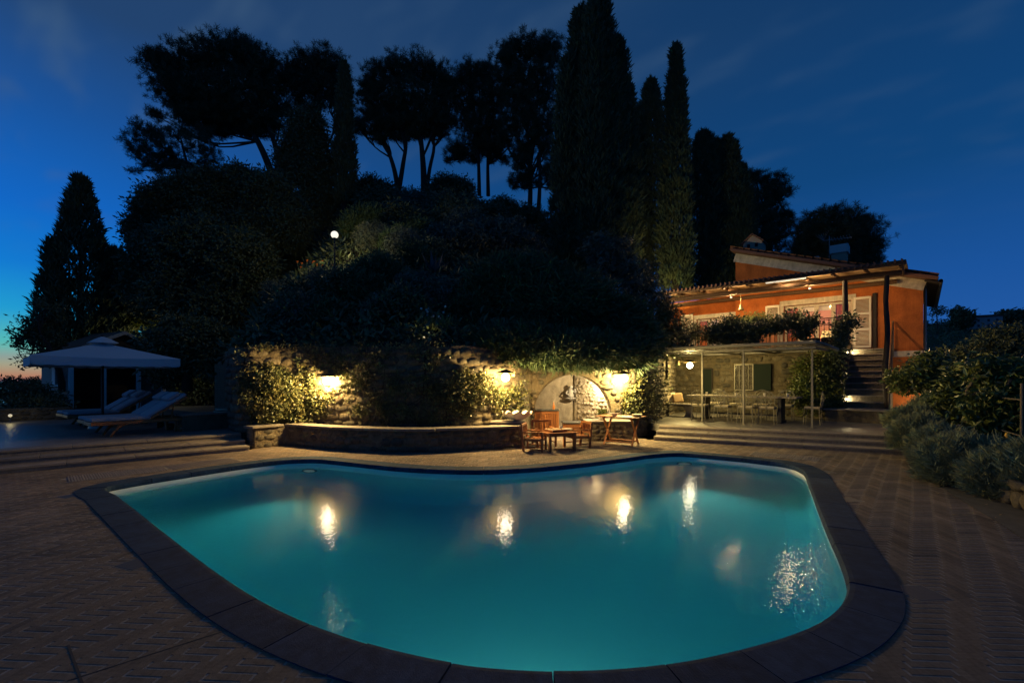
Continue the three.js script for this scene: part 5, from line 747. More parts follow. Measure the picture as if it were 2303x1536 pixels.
tree('umbrella_pine', 'tallest umbrella pine with two bare trunks next to the great cypress', 'tree', 33, [[1145, 125, 38, 36], [1195, 108, 46, 28], [1238, 112, 34, 36], [1150, 190, 46, 54], [1210, 190, 54, 66], [1172, 268, 46, 54], [1222, 290, 40, 56], [1172, 360, 26, 36], [1236, 384, 28, 34], [1175, 405, 26, 16]], [[[1190, 502], [1193, 420], [1190, 320], 0.36], [[1209, 502], [1214, 420], [1214, 340], 0.3]], pineO);
cypress('narrow dark cypress between the pines on the ridge', 27, [[774, 148, 460, 27]], { group: 'cypresses on the hill', density: 26 });
cypress('great many topped cypress, the tallest tree of the garden', 21.5, [[1345, -22, 610, 70], [1308, 4, 605, 56, 0.6], [1392, 84, 600, 58, 0.4], [1278, 130, 590, 42, 0.2], [1424, 175, 600, 30, 0.8], [1330, 40, 600, 40, -0.6]], { group: 'cypresses on the hill', density: 17, scale: 1.1, power: 0.5 });
cypress('slim pointed cypress lit from below between the great cypress and the house', 22, [[1520, 112, 650, 40]], { group: 'cypresses on the hill', density: 24 });
cypress('blunt cypress in the gap beside the great cypress', 27, [[1464, 188, 640, 44], [1446, 230, 640, 30, 0.5]], { group: 'cypresses on the hill', density: 18, power: 0.4 });
cypress('short cypress behind the porch, next to the slim pointed one', 27, [[1583, 302, 670, 52], [1610, 325, 670, 40]], { group: 'cypresses on the hill', density: 18, power: 0.4 });
cypress('short cypress behind the porch, closest to the little house chimney', 27, [[1638, 314, 670, 50], [1664, 378, 670, 40]], { group: 'cypresses on the hill', density: 18, power: 0.42 });
cypress('broad cypress standing alone above the bathing hut', 21, [[180, 408, 790, 74], [222, 560, 800, 46, 0.8], [140, 560, 790, 34, -0.5]], { group: 'cypresses on the hill', density: 12, power: 0.72, scale: 1.15 });
tree('cedar_tree', 'ragged dark conifer behind the roof with side branches against the sky', 'tree', 33, [[1690, 398, 26, 18], [1735, 410, 32, 22], [1718, 452, 50, 46], [1764, 432, 20, 14], [1712, 524, 66, 56], [1768, 490, 20, 20], [1700, 580, 60, 50]], [[[1720, 640], [1722, 500], [1728, 420], 0.26]], { ...pineO, density: 14, group: undefined, trunkK: 1 });
tree('round_pine', 'round topped pine behind the chimneys of the house', 'tree', 31, [[1880, 502, 60, 40], [1836, 520, 50, 42], [1926, 522, 50, 40], [1885, 548, 90, 40], [1960, 560, 28, 24], [1810, 560, 30, 40], [1880, 590, 80, 30]], [[[1880, 700], [1882, 600], [1880, 540], 0.3]], { ...pineO, density: 15, group: undefined, trunkK: 1 });
tree('coast_tree', 'bare edged tree hanging over the sea edge beside the umbrella', 'tree', 17.5, [[84, 728, 36, 26], [58, 748, 28, 18], [108, 764, 34, 20], [42, 766, 18, 12], [122, 700, 20, 16], [92, 690, 16, 10], [100, 800, 36, 18], [62, 812, 20, 12]], [[[140, 880], [128, 820], [106, 770], 0.12], [[136, 850], [110, 790], [80, 750], 0.08]], { geo: C.leaf, leaf: G.oak, density: 14, scale: 0.95, limbR: 0.04 });
tree('pear_tree', 'small tree with pale trunk and lit leaves behind the bathing hut', 'tree', 22.6, [[230, 738, 40, 18], [270, 722, 46, 20], [330, 716, 46, 20], [388, 720, 32, 20], [300, 690, 60, 26], [205, 722, 30, 18]], [[[300, 812], [306, 752], [304, 715], 0.12]], { geo: C.leaf, leaf: G.citrus, density: 20, scale: 0.95, bark: M.paleBark, limbR: 0.05, twigs: 1 });
// evergreen mass over the west flank of the hill
[[23.5, [[350, 470, 50, 50], [400, 440, 50, 36], [330, 520, 46, 50]], 'evergreen oak on the seaward crest of the hill'], [24, [[470, 430, 70, 46], [540, 420, 60, 44], [500, 490, 80, 60]], 'evergreen oak under the leaning pine'], [23.5, [[600, 440, 56, 50], [640, 500, 56, 60], [580, 520, 60, 50]], 'evergreen oak above the garden lamp'], [21, [[320, 600, 44, 60], [370, 570, 60, 60], [330, 660, 50, 50]], 'evergreen oak bulging over the hut'], [20, [[440, 570, 80, 80], [400, 660, 70, 56]], 'large evergreen bush in the dark of the western slope'], [20, [[540, 600, 80, 80], [500, 690, 70, 50]], 'broad evergreen bush west of the garden lamp'], [17.5, [[420, 770, 70, 60], [370, 800, 50, 70], [480, 790, 50, 60]], 'dark hedge like bush behind the loungers']].forEach(([Z, l, label]) => tree('holm_oak', label, 'tree', Z, l, [[[l[0][0], l[0][1] + 110], [l[0][0], l[0][1]], 0.2]], { geo: C.leaf, leaf: G.oak, density: 44, scale: 1.2, group: 'evergreen oaks on the hillside', limbs: 0 }));
[[30, [[830, 428, 36, 26], [862, 432, 26, 22]], 'low bush on the crest left of the twin trunked pine'], [30, [[1000, 420, 34, 22], [1034, 428, 34, 24], [980, 440, 30, 20]], 'low bush on the crest between the pines'], [29, [[1130, 470, 34, 24], [1162, 490, 24, 18]], 'low bush on the crest beside the tall twin trunks'], [27, [[1236, 520, 26, 24], [1225, 560, 30, 40]], 'dark bush under the great cypress'], [30, [[900, 470, 70, 36], [980, 480, 70, 40]], 'wide dark bush below the pines'], [27, [[1080, 500, 70, 40], [860, 500, 60, 44]], 'wide dark bush across the middle slope']].forEach(([Z, l, label]) => tree('crest_bush', label, 'bush', Z, l, [], { geo: C.leaf, leaf: G.oak, density: 40, scale: 1.25, group: 'bushes along the crest' }));
tree('great_yew', 'huge dark dome of clipped yew overhanging the arched niche', 'bush', 12.9, [[1170, 650, 120, 76, 0.6], [1085, 710, 84, 76, 0.4], [1250, 700, 150, 90, 0.4], [1370, 740, 100, 76, 0.3], [1180, 775, 140, 44, -0.6], [1300, 790, 140, 40, -0.7], [1410, 790, 70, 38, -0.5], [1062, 758, 58, 40, -0.2], [1450, 770, 40, 40, 0]], [], { geo: C.yew, leaf: G.yew, density: 60, scale: 1.0, inner: 0.7, up: 0.15, ragged: 0.12, depth: 0.7 });
tree('oleander_bush', 'tall pale leaved oleander between the yew dome and the porch', 'bush', 15.5, [[1372, 590, 44, 46], [1420, 630, 48, 44], [1340, 560, 28, 28], [1450, 670, 40, 34], [1400, 560, 22, 22]], [[[1400, 720], [1385, 620], 0.06]], { geo: C.olive, leaf: G.olive, density: 30, scale: 1.3 });
tree('tamarisk_bush', 'wide feathery grey bush on the slope above the yew dome', 'bush', 19.5, [[1060, 545, 80, 36], [1130, 540, 70, 38], [1000, 560, 50, 30], [1180, 570, 50, 34]], [[[1080, 600], [1075, 550], 0.08]], { geo: C.olive, leaf: G.olive, density: 26, scale: 1.5 });
tree('flowering_climber', 'leafy climber at the end of the porch with scattered pale flowers', 'climber', 15.3, [[1490, 690, 30, 34], [1510, 730, 30, 40], [1470, 740, 40, 40], [1530, 760, 26, 26], [1485, 780, 50, 22]], [[[1500, 850], [1500, 740], 0.05]], { geo: C.leaf, leaf: G.ivy, density: 26, scale: 0.9 });
{ // shrubs planted over the slope
  const r = rng(404), kinds = [['rounded_shrub', 'dark rounded shrub planted on the garden slope', C.leaf, G.oak, 'rounded shrubs on the slope'], ['grey_shrub', 'grey leaved shrub planted on the garden slope', C.olive, G.olive, 'grey shrubs on the slope'], ['needle_shrub', 'dark needled shrub planted on the garden slope', C.yew, G.yew, 'needled shrubs on the slope']];
  let n = 0; for (let k = 0; k < 400 && n < 92; k++) { const px = rr(330, 1210, r), py = rr(500, 790, r), p = hit(px, py); if (!p || (px > 1010 && py > 610)) continue; if (Math.abs(px - 752) < 80 && py > 500 && py < 660) continue; if (py > 748) continue; n++; if (py > 700) p.z -= 0.6; const Z = -p.z, s = rr(0.55, 1.15, r) * clamp(Z / 17, 0.62, 1.4), [nm, label, g, m, gr] = kinds[Math.floor(Math.pow(r(), 1.3) * 3)]; const where = py > 705 ? 'just above the retaining wall' : Math.hypot(px - 752, py - 528) < 170 ? 'near the garden lamp post' : px < 560 ? 'on the seaward flank of the hill' : px > 930 ? 'near the feathery grey tamarisk' : 'on the middle of the garden slope', t = thing(nm, `${s > 0.85 ? 'large' : 'small'} ${label.replace(' planted on the garden slope', '')} ${where}`, 'shrub', p, 0, gr), L = [[p.clone().add(V(0, s * 0.55, 0)), V(s * 0.8, s * 0.7, s * 0.7)], [p.clone().add(V(rr(-0.6, 0.6, r) * s, s * 0.45, rr(-0.2, 0.4, r) * s)), V(s * 0.6, s * 0.5, s * 0.55)]]; scatter(t, 'foliage', g, m, lobeSpots(L, 44 / clamp(s, 0.7, 1.3), r, { scale: 1.0 * clamp(s, 0.7, 1.2), inner: 0.5 }), seedN++); part('stem', limb([V(0, -0.2, 0), V(0, s * 0.5, 0)], 0.03, 0.015, 5, 2), M.bark, t); }
  const spots = []; for (let k = 0; k < 9000; k++) { const x = rr(-26, 12, r), Z = lerp(hZf(x) + 0.1, 36, Math.pow(r(), 1.4)), h = hillH(x, Z); if (h < 0) continue; spots.push([V(x, h + 0.05, -Z), V(rr(-0.4, 0.4, r), 1, rr(-0.4, 0.4, r) + 0.3).normalize(), rr(0.9, 2.2, r)]); }
  const gc = new THREE.Group(); gc.name = 'ground_cover'; scene.add(gc); const im = scatter(gc, 'ground_cover', C.leaf, G.oak, spots, 505, 0.35); scene.remove(gc); gc.remove(im); im.userData = { kind: 'stuff', label: 'low ground cover over the garden slope', category: 'ground cover' }; scene.add(im);
}
{ // agave, small lit tree, strap leaved clump, orange flowers, garden lamp
  const p = hit(975, 625) ?? Dp(975, 625, 16), a = thing('agave', 'large blue grey agave rosette on the slope', 'agave', p), am = mat('agave leaf', [0.1, 0.13, 0.14], 0.6), r = rng(61);
  for (let k = 0; k < 20; k++) { const w = k * 2.4, t = 0.35 + 0.8 * (k / 20), L = 0.9 * rr(0.85, 1.1, r), d = V(Math.cos(w) * Math.cos(t), Math.sin(t), Math.sin(w) * Math.cos(t)), s = V(-Math.sin(w), 0, Math.cos(w)), g = new THREE.BufferGeometry(), pts = [V(0, 0.05, 0), d.clone().multiplyScalar(L * 0.4), d.clone().multiplyScalar(L)], A = pts[1].clone().addScaledVector(s, 0.09), B = pts[1].clone().addScaledVector(s, -0.09), m = pts[1].clone().add(V(0, -0.04, 0)), b1 = pts[0].clone().addScaledVector(s, 0.05), b2 = pts[0].clone().addScaledVector(s, -0.05); g.setAttribute('position', new THREE.Float32BufferAttribute([b1, A, m, b1, m, b2, b2, m, B, A, pts[2], m, m, pts[2], B].flatMap((q) => q.toArray()), 3)); g.computeVertexNormals(); part('leaf', g, am, a); }
  const z1 = 12.6; tree('garden_shrub_tree', 'small forked tree lit from below on the terrace edge above the wall', 'tree', z1, [[900, 690, 46, 24], [860, 700, 36, 20], [945, 700, 34, 20], [905, 665, 40, 20]], [[[907, 742], [905, 725], [880, 700], 0.05], [[907, 740], [912, 722], [935, 698], 0.045], [[907, 740], [906, 718], [902, 690], 0.04]], { geo: C.leaf, leaf: G.oak, density: 36, scale: 0.9, bark: M.paleBark, limbR: 0.03 });
  const sp = Dp(978, 752, 12.3), s = thing('strap_leaf_clump', 'clump of long pale strap leaves with white flowers above the wall', 'plant', sp), ss = []; for (let k = 0; k < 90; k++) ss.push([sp.clone().add(V(rr(-0.45, 0.45, r), rr(0, 0.1, r), rr(-0.3, 0.3, r))), V(rr(-0.5, 0.5, r), 1, rr(-0.5, 0.5, r)).normalize(), rr(1.2, 2.6, r)]); scatter(s, 'leaves', blades(7, 0.22, 0.02, 0.02, 15, 0.8), G.grass, ss, 71); const fm = mat('white petals', [0.6, 0.62, 0.6], 0.7); for (let k = 0; k < 14; k++) { const q = V(rr(-0.4, 0.4, r), rr(0.35, 0.75, r), rr(-0.2, 0.3, r)); part('flower_stalk', limb([V(q.x * 0.6, 0, q.z * 0.6), q], 0.005, 0.004, 4, 1), G.grass, s); part('flower', new THREE.IcosahedronGeometry(0.035, 0).translate(q.x, q.y, q.z), fm, s); }
  for (const [px, py, Z, label, I, c] of [[955, 757, 11.75, 'small spike lamp at the foot of the strap leaved clump', 0.5, [1, 0.86, 0.45]], [330, 800, 22.0, 'small spike lamp behind the bathing hut under the lit tree', 3.2, [1, 0.85, 0.4]], [1504, 672, 20.6, 'small spike lamp at the foot of the slim cypress', 3.0, [1, 0.84, 0.3]]]) { const q = Dp(px, py, Z), l = thing('garden_spike_lamp', label, 'lamp', q); part('spike', cyl(0.01, 0.01, 0.3, 0, -0.3, 0, 6), M.greyMetal, l); part('head', new THREE.SphereGeometry(0.045, 10, 8), glow('spike head', [1, 0.85, 0.5], 0.5), l); pointLamp(q.clone(), I, c, 2); }
  { const q = V(4.55, 4.95, -16.4), gy = hillH(q.x, 16.4), l = thing('garden_spot_lamp', 'spot lamp on a thin pole among the oleander leaves, aimed at the house', 'lamp', [q.x, gy, q.z]); part('pole', cyl(0.02, 0.018, q.y - gy), M.iron, l); part('head', cyl(0.05, 0.06, 0.14, 0, 0, 0, 12).rotateX(Math.PI / 2).rotateY(-1.2).translate(0, q.y - gy, 0), M.iron, l); const s2 = new THREE.SpotLight(new THREE.Color().setRGB(1, 0.8, 0.4), 22, 0, 0.95, 0.4, 2); s2.position.copy(q).add(V(0.16, 0.02, -0.06)); s2.target.position.set(9.6, 6.6, -20); s2.castShadow = true; s2.shadow.radius = 2; scene.add(s2, s2.target); }
  const of = hit(700, 625) ?? Dp(700, 625, 15), fl = thing('orange_lilies', 'group of orange flowers on tall stems below the garden lamp', 'flowers', of), om = mat('orange petals', [0.6, 0.16, 0.03], 0.6); for (let k = 0; k < 9; k++) { const q = V(rr(-0.5, 0.5, r), rr(0.35, 0.6, r), rr(-0.2, 0.2, r)); part('stem', limb([V(q.x * 0.7, 0, q.z), q], 0.008, 0.006, 4, 1), G.grass, fl); part('blossom', new THREE.ConeGeometry(0.06, 0.09, 6, 1, true).rotateX(Math.PI).translate(q.x, q.y + 0.03, q.z), om, fl); }
  const lp = Dp(752, 528, 16.4), gy = hillH(lp.x, 16.4), g = thing('garden_lamp_post', 'short garden lamp post with bright globe on the hillside', 'lamp', [lp.x, gy, lp.z]); part('post', cyl(0.03, 0.025, lp.y - gy - 0.1), M.iron, g); part('collar', cyl(0.06, 0.07, 0.04, 0, lp.y - gy - 0.13, 0), M.iron, g); part('globe', new THREE.SphereGeometry(0.13, 18, 12).translate(0, lp.y - gy, 0), glow('garden globe', [1, 0.92, 0.75], 1.1), g); pointLamp(lp.clone(), 8, [1, 0.8, 0.38], 5);
}
// ---------------------------------------------------------------- climbers on the walls
const bulbs = [[735, 857], [1137, 849], [1404, 851]];
function climber(label, path, patches, y0, y1, leaf, density, out, seed) {
  const t = thing('wall_ivy', label, 'ivy', [0, 0, 0]), r = rng(seed), spots = [];
  for (const [px, py, rx, ry, k = 1, o = 1] of patches) { const Z0 = 11.2, n = Math.ceil(Math.PI * rx * ry * (Z0 / F) ** 2 * density * k); for (let i = 0; i < n; i++) { const a = r() * 6.2832, f = Math.sqrt(r()) * (1 + 0.25 * n2(px + Math.cos(a) * 2, py + Math.sin(a) * 2)); const s = path.ray((px + Math.cos(a) * rx * f - CX) / F); if (s === null) continue; const { p, n: nn } = path.at(s), y = EYE + (HY - py - Math.sin(a) * ry * f) * -p.z / F; if (y < y0 || y > y1) continue; const qx = px + Math.cos(a) * rx * f, qy = py + Math.sin(a) * ry * f; if (bulbs.some(([x, b]) => Math.hypot(qx - x, (qy - b) * 0.9) < 24)) continue; const near = bulbs.some(([x, b]) => Math.abs(qx - x) < 44 && qy > b - 20 && qy < b + 80), dep = 0.03 + (near ? 0.08 : out * o) * r() * Math.sqrt(Math.max(0, 1 - f * f)); spots.push([p.clone().addScaledVector(nn, dep).setY(y), nn.clone().add(V(rr(-0.6, 0.6, r), rr(-0.2, 0.7, r), rr(-0.6, 0.6, r))).normalize(), rr(0.75, 1.25, r)]); } }
  scatter(t, 'leaves', C.small, leaf, spots, seed + 1, 0.35);
  for (let k = 0; k < 7; k++) { const [px, py, rx, ry] = patches[Math.floor(r() * patches.length)], pts = []; for (let j = 0; j < 4; j++) { const s = path.ray((px + rr(-0.4, 0.4, r) * rx - CX) / F); if (s === null) continue; const { p, n: nn } = path.at(s); pts.push(p.clone().addScaledVector(nn, 0.035).setY(clamp(EYE + (HY - py + ry * (j / 1.7 - 1)) * -p.z / F, y0, y1))); } if (pts.length > 2) part('stem', limb(pts, 0.012, 0.006, 5, 3), M.bark, t); }
}
climber('thick lit ivy filling the planter below the globe lamp of the retaining wall', wallPath, [[610, 890, 64, 62, 1.5, 2.2], [640, 890, 70, 60, 0.8, 1.5], [700, 885, 56, 50, 1], [590, 850, 44, 34, 0.8, 2.2], [600, 925, 50, 34, 1, 1.8], [680, 930, 60, 30, 0.8], [568, 880, 34, 50, 0.5], [556, 800, 22, 30, 0.16]], 0.5, 2.5, G.ivy, 170, 0.3, 801);
climber('thin ivy strands hanging from the top of the retaining wall', wallPath, [[700, 800, 40, 50, 0.5], [760, 800, 60, 56, 0.7], [800, 830, 50, 70, 0.6], [870, 790, 60, 22, 0.5], [960, 790, 50, 26, 0.6], [640, 780, 90, 10, 0.6], [560, 783, 40, 10, 0.6], [960, 830, 26, 60, 0.6]], 0.6, 2.55, G.ivy, 75, 0.14, 821);
climber('speckled ivy over the bulging middle of the retaining wall', wallPath, [[840, 880, 70, 66, 0.6], [930, 900, 90, 60, 0.65], [1010, 900, 60, 60, 0.7], [880, 935, 110, 28, 0.6]], 0.5, 2.4, G.ivy, 95, 0.12, 841);
climber('sparkling ivy round the globe lamp beside the shell basin', wallPath, [[1040, 880, 60, 52, 0.9], [1100, 878, 60, 40, 1], [1140, 905, 46, 44, 0.9], [1165, 880, 16, 50, 0.5]], 0.6, 2.2, G.ivy, 150, 0.22, 861);
climber('sparkling ivy round the globe lamp right of the arch', eastPath, [[1405, 880, 34, 36, 1], [1425, 905, 40, 40, 1], [1440, 870, 40, 50, 0.8], [1400, 930, 30, 26, 0.9], [1460, 920, 26, 40, 0.8], [1480, 880, 24, 60, 0.5]], 0.05, 2.3, G.ivy, 190, 0.22, 881);
tree('stair_climber', 'dense dark climber between the pergola and the outside stairs', 'climber', 14.6, [[1820, 850, 34, 52], [1855, 840, 34, 56], [1868, 890, 26, 40], [1835, 900, 40, 32], [1800, 880, 22, 40]], [], { geo: C.leaf, leaf: G.citrus, density: 44, scale: 0.75 });
// ---------------------------------------------------------------- balcony plants
{
  const o = { geo: C.leaf, leaf: G.oak, density: 46, scale: 0.8, bark: M.bark, limbR: 0.02, twigs: 0, group: 'plants along the balcony railing' };
  tree('balcony_plant', 'bushy dark plant at the middle of the balcony railing', 'plant', 15.75, [[1640, 735, 34, 22], [1610, 750, 26, 18], [1650, 760, 34, 16]], [[[1640, 778], [1640, 745], 0.02]], o);
  tree('balcony_plant', 'row of vine leaves trained along the balcony railing', 'plant', 15.3, [[1690, 742, 30, 12], [1725, 736, 34, 12], [1760, 728, 30, 12], [1790, 718, 26, 13], [1700, 757, 20, 8]], [[[1700, 778], [1702, 748], 0.012], [[1730, 777], [1732, 742], 0.012], [[1762, 775], [1762, 735], 0.012]], o);
  tree('balcony_plant', 'potted shrub at the glazed doors end of the balcony railing', 'plant', 14.9, [[1812, 735, 22, 18], [1826, 722, 16, 12], [1800, 750, 16, 10]], [[[1815, 770], [1815, 745], 0.014]], o);
  tree('balcony_plant', 'tall dark plant at the head of the outside stairs', 'plant', 14.3, [[1898, 735, 20, 22], [1890, 765, 18, 26], [1880, 800, 16, 26], [1912, 722, 14, 12]], [[[1890, 830], [1892, 770], 0.02]], o);
  tree('balcony_plant', 'thin twining plant on the railing before the smaller glazed door', 'plant', 17, [[1560, 738, 22, 16], [1580, 755, 30, 16], [1545, 765, 20, 14]], [[[1565, 775], [1565, 745], 0.012]], { ...o, density: 26, scale: 0.6 });
  const p = thing('clipped_hedge', 'pale clipped box hedge in a trough before the orange wall', 'hedge', HL(0.95, FL, 0.9), -TH), r = rng(88), L = [[HL(0.5, FL + 1.1, 0.9), V(0.5, 0.36, 0.3)], [HL(1.15, FL + 1.12, 0.9), V(0.5, 0.34, 0.3)]]; scatter(p, 'foliage', C.leaf, G.grass, lobeSpots(L, 90, r, { scale: 0.6, inner: 0.7 }), 881); part('trough', rbox(1.5, 0.7, 0.42, 0.03, 0, 0.36, 0), M.terracotta, p);
  for (const [s, label] of [[3.05, 'dark planter box on the balcony under the potted shrub'], [3.6, 'dark planter box on the balcony beside the porch post'], [1.0, 'dark planter box on the balcony under the vine row']]) { const q = thing('planter_box', label, 'planter', HL(s, FL, 2.36), -TH, 'planter boxes on the balcony'); part('box', rbox(0.5, 0.3, 0.28, 0.02, 0, 0.152, 0), M.darkWood, q); part('soil', boxG(0.44, 0.02, 0.22, 0, 0.304, 0), M.soil, q); }
  { const fr = rng(31), sp = []; for (let k = 0; k < 46; k++) { const i = Math.floor(fr() * 8), [x, z] = bedLine[i], q = V(x + rr(-0.5, 0.5, fr), 0.016, -(z + rr(-0.4, 0.4, fr))); sp.push([q, V(rr(-0.1, 0.1, fr), 1, rr(-0.1, 0.1, fr)).normalize(), rr(0.6, 1.2, fr)]); } const lf = new THREE.BufferGeometry(); lf.setAttribute('position', new THREE.Float32BufferAttribute([-0.03, 0, 0, 0, 0.004, 0.012, 0.035, 0.006, 0, -0.03, 0, 0, 0.035, 0.006, 0, 0, 0.004, -0.012], 3)); lf.computeVertexNormals(); const g0 = new THREE.Group(), im = scatter(g0, 'fallen_leaves', lf, mat('dry leaf', [0.3, 0.22, 0.1], 0.8), sp, 33, 0.4); g0.remove(im); im.userData = { kind: 'stuff', label: 'dry fallen leaves along the edge of the planting bed', category: 'fallen leaves' }; scene.add(im); }
  const fp = thing('flower_pot', 'small pot of green leaves on the cap of the stone pier', 'pot', [2.42, 0.533, -12.2]); part('pot', lathe([[0, 0], [0.07, 0], [0.1, 0.14], [0.09, 0.14], [0.06, 0.02], [0, 0.02]], 16), M.ceramic, fp); const sp = []; for (let k = 0; k < 26; k++) sp.push([fp.position.clone().add(V(rr(-0.1, 0.1, r), 0.15 + rr(0, 0.1, r), rr(-0.08, 0.08, r))), V(rr(-0.5, 0.5, r), 1, rr(-0.5, 0.5, r)).normalize(), 0.9]); scatter(fp, 'foliage', C.small, G.citrus, sp, 991);
}
// ---------------------------------------------------------------- planted bed beside the deck
{
  const edge = bedLine.map(([x, z]) => [x + 0.42 + 0.25 * sst(9, 5, z), z + 0.2]); edge[0] = [8.95, 10.0];
  const bed = setting('planting_bed'); part('gutter_paving', flat([...bedLine, ...[...edge].reverse()], 0.011), mat('gutter paving', [0.1, 0.095, 0.085], 0.9, { map: rep(T.grime, 0.5) }), bed); part('bed_soil', slab([...edge, [22, 0.3], [22, 13], [12, 11.3], [10.5, 10.4]], -0.2, 0.3), M.soil, bed);
  const ep = new Path(edge), w = thing('bed_edging', 'rough stone edging of the lavender bed along the deck', 'edging'); part('edging_core', wallBody(ep, -0.1, 0.26, 0.2, 40), M.wallMortar, w); rubble(w, ep, 0.0, 0.34, 0.26, 141, () => true, 0.04);
  const r = rng(77); const mound = (label, px, py, Z, rx, ry) => { const c = Dp(px, py, Z), k = Z / F, t = thing('lavender_mound', label, 'lavender', c.clone().setY(0.3), 0, 'lavender along the deck'), rad = V(rx * k, ry * k, rx * k * 0.9), spots = []; const n = Math.ceil(rad.x * rad.y * 4 * Math.PI * 280); for (let i = 0; i < n; i++) { const a = r() * 6.2832, h = rr(-0.55, 1, r), q = Math.sqrt(Math.max(0, 1 - h * h)), d = V(Math.cos(a) * q, h, Math.sin(a) * q), f = lerp(0.6, 1, Math.pow(r(), 0.5)) * (1 + 0.13 * n3(d.x * 2.5 + px, d.y * 2.5, d.z * 2.5)); spots.push([c.clone().add(V(d.x * rad.x * f, d.y * rad.y * f, d.z * rad.z * f)), d.clone().lerp(UP, 0.45).normalize(), rr(0.8, 1.3, r)]); } scatter(t, 'stems', C.lavender, G.lavender, spots, seedN++, 0.25); part('stem', limb([V(0, -0.05, 0), V(0, rad.y * 0.8, 0)], 0.03, 0.02, 5, 1), M.bark, t); };
  mound('lavender mound at the foot of the dining terrace steps', 2052, 948, 10.0, 46, 28); mound('broad lavender mound below the orange wall', 2125, 930, 10.4, 62, 38); mound('lavender mound with the hanging lemon above it', 2070, 985, 9.0, 50, 44); mound('lavender mound between the lemon and the big bluish mound', 2110, 1010, 8.2, 48, 42); mound('biggest bluish lavender mound spilling over the stone edging', 2180, 1052, 7.0, 92, 66); mound('lavender mound against the trellis post', 2268, 1080, 6.2, 70, 64); mound('lavender mound beside the camera end of the bed', 2370, 1090, 5.8, 90, 90);
  const co = { geo: C.citrus, leaf: G.citrus, density: 60, scale: 1.0, inner: 0.3, bark: M.paleBark, limbR: 0.018, twigs: 1, group: 'citrus trees trained on the trellis' };
  tree('citrus_tree', 'citrus tree spreading before the lit orange wall', 'tree', 11.6, [[2080, 830, 40, 24], [2050, 850, 44, 20], [2104, 864, 40, 28], [2036, 868, 24, 8], [2090, 808, 24, 14]], [[[2092, 930], [2088, 860], 0.03]], co);
  tree('citrus_tree', 'citrus tree behind the lavender with one ripe lemon', 'tree', 9.6, [[2150, 880, 50, 36], [2180, 850, 40, 30], [2140, 930, 40, 30], [2190, 920, 44, 36]], [[[2172, 1000], [2168, 900], 0.03]], co);
  tree('citrus_tree', 'tall citrus tree closest to the trellis post', 'tree', 8.0, [[2250, 850, 50, 40], [2240, 910, 60, 50], [2290, 880, 50, 50], [2280, 950, 50, 40], [2220, 960, 30, 30], [2210, 830, 30, 20]], [[[2262, 1060], [2258, 940], 0.03]], co);
  tree('citrus_tree', 'citrus tree at the end of the trellis', 'tree', 7.6, [[2360, 860, 60, 60], [2340, 930, 60, 50], [2400, 960, 60, 50]], [[[2360, 1080], [2358, 940], 0.03]], co);
  tree('garden_bush', 'dark bush on the slope beyond the citrus trees', 'bush', 13.5, [[2270, 770, 60, 40], [2220, 800, 50, 30], [2300, 790, 50, 50], [2150, 815, 40, 26]], [], { geo: C.leaf, leaf: G.oak, density: 44, scale: 0.9 });
  for (const [px, py, Z, label] of [[2127, 967, 8.7, 'ripe lemon hanging above the lavender'], [2268, 979, 7.3, 'small lemon half hidden in the leaves by the trellis']]) { const l = one('lemon', new THREE.SphereGeometry(0.036, 14, 10).scale(1, 1.25, 1), mat('lemon peel', [0.62, 0.36, 0.03], 0.45), label, 'lemon', 'lemons on the citrus trees'); l.position.copy(Dp(px, py, Z)); }
  const t = thing('trellis', 'pale wooden trellis posts and rails holding the citrus trees', 'trellis', [0, 0, 0]); for (const [px, Z] of [[2300, 6.9], [2222, 8.4], [2118, 10.4]]) { const p = Dp(px, 900, Z); part('post', limb([V(p.x, 0.2, p.z), V(p.x, 1.55, p.z)], 0.022, 0.02, 7, 1), M.paleBark, t); } for (const y of [0.75, 1.3]) for (const [[a, Za], [b, Zb]] of [[[2300, 6.9], [2222, 8.4]], [[2222, 8.4], [2118, 10.4]]]) { const p = Dp(a, 900, Za).setY(y), q = Dp(b, 900, Zb).setY(y); part('rail', limb([p, q], 0.012, 0.012, 6, 1), M.paleBark, t); }
}
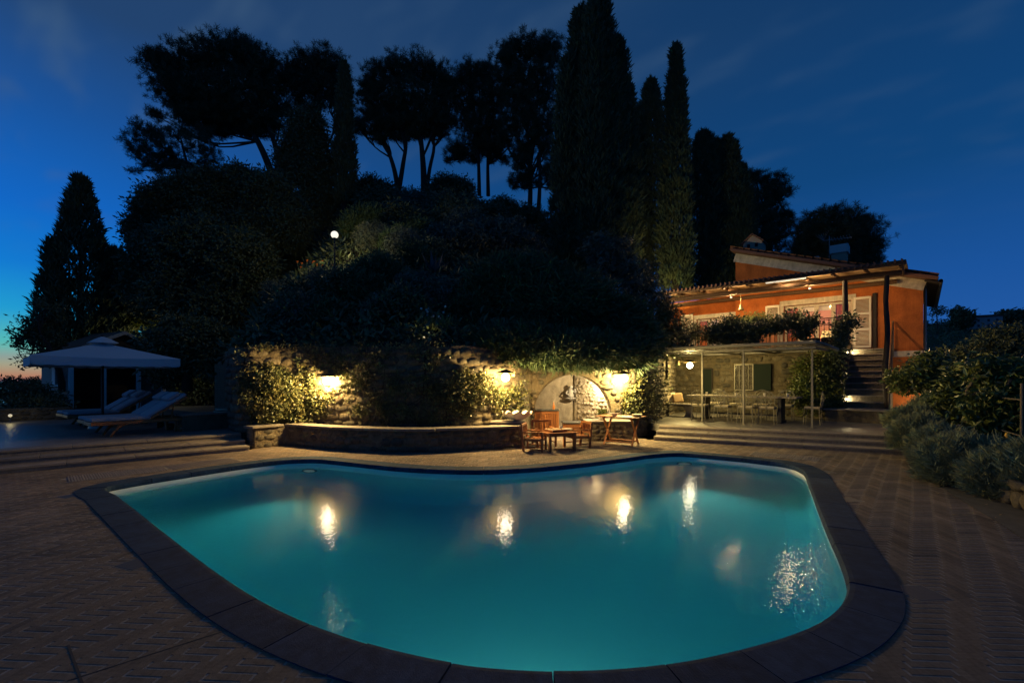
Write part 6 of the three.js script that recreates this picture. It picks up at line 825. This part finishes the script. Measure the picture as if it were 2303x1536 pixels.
// ---------------------------------------------------------------- far things
{
  const Z = 240, c = Dp(2213, 739, Z), b = thing('distant_house', 'pale two storey house far off on the dark ridge', 'building', c, -0.55), wm = mat('distant render', [0.33, 0.32, 0.34], 0.9), dk = mat('distant window', [0.02, 0.022, 0.03], 0.4);
  part('wall', boxG(14.5, 6.2, 9, 0, 3.1, -4.5), wm, b); part('roof', [boxG(15.6, 0.4, 10.2, 0, 6.4, -4.5), boxG(12, 0.9, 6, 0, 6.9, -4.5)], M.roofTile[1], b); for (const y of [1.4, 4.1]) for (const x of [-4.9, -1.8, 2.0, 5.2]) part('window', boxG(0.95, 1.3, 0.1, x, y + 0.2, 0.03), dk, b);
  const far = { geo: C.big, leaf: G.oak, density: 0.6, scale: 5, limbs: 0 };
  tree('distant_tree', 'round dark tree beside the distant house', 'tree', 238, [[2168, 716, 14, 16], [2160, 726, 14, 14]], [[[2168, 745], [2168, 716], 0.5]], far); tree('distant_tree', 'small tree with clear stem on the ridge left of the distant house', 'tree', 250, [[2149, 703, 7, 5]], [[[2151, 725], [2149, 703], 0.35]], far); tree('distant_tree', 'pale feathery tree on the ridge beside the house corner', 'tree', 120, [[2108, 704, 12, 7]], [[[2110, 740], [2108, 706], 0.2]], { ...far, leaf: G.olive, density: 0.5, scale: 2.5 }); tree('distant_tree', 'flat topped pine on the ridge right of the distant house', 'tree', 250, [[2262, 714, 14, 5], [2280, 712, 14, 5], [2298, 711, 14, 6]], [[[2266, 730], [2266, 714], 0.4], [[2284, 730], [2284, 714], 0.4]], far);
  const r = rng(900), spots = []; for (let k = 0; k < 5200; k++) { const az = rr(24, 64, r) * Math.PI / 180, d = rr(45, 400, r), x = Math.sin(az) * d, z = Math.cos(az) * d, h = landH(x, z); const u = x / z * F + CX; if (Math.abs(u - 2213) < 62 && d > 290 && d < 352) continue; spots.push([V(x, h + 0.4, -z), UP, rr(2, 5, r) * clamp(d / 260, 0.35, 1)]); }
  const g = new THREE.Group(); const im = scatter(g, 'distant_woodland', C.big, G.oak, spots, 901, 0.35); g.remove(im); im.userData = { kind: 'stuff', label: 'dark woodland covering the far ridge', category: 'woodland' }; scene.add(im);
  const sb = []; for (let k = 0; k < 2600; k++) { const az = rr(-72, -40, r) * Math.PI / 180, d = lerp(19, 70, Math.pow(r(), 1.6)), x = Math.sin(az) * d, z = Math.cos(az) * d; if (x > -16.5 && z < 24) continue; if (x > -21 && z > 14.5 && z < 23.5) continue; sb.push([V(x, landH(x, z) + 0.5, -z), UP, rr(1.5, 4, r)]); }
  const g2 = new THREE.Group(), im2 = scatter(g2, 'coastal_scrub', C.big, G.oak, sb, 911, 0.35); g2.remove(im2); im2.userData = { kind: 'stuff', label: 'dark scrub on the slope falling to the sea', category: 'scrub' }; scene.add(im2);
  for (const [Z2, l, label] of [[16.5, [[70, 880, 34, 14], [30, 886, 34, 16], [110, 900, 30, 20]], 'low spreading bush at the sea edge of the terrace'], [22, [[40, 862, 40, 8], [90, 866, 30, 8]], 'thin twiggy bush against the afterglow'], [15, [[110, 920, 40, 18], [60, 910, 40, 14], [20, 930, 40, 18]], 'dark bush beside the corner of the bathing hut']]) tree('coast_bush', label, 'bush', Z2, l, [[[l[0][0], l[0][1] + 40], [l[0][0], l[0][1]], 0.04]], { geo: C.leaf, leaf: G.oak, density: 34, scale: 0.9, group: 'bushes at the sea edge', limbs: 0 });
}
renderer.render(scene, camera);
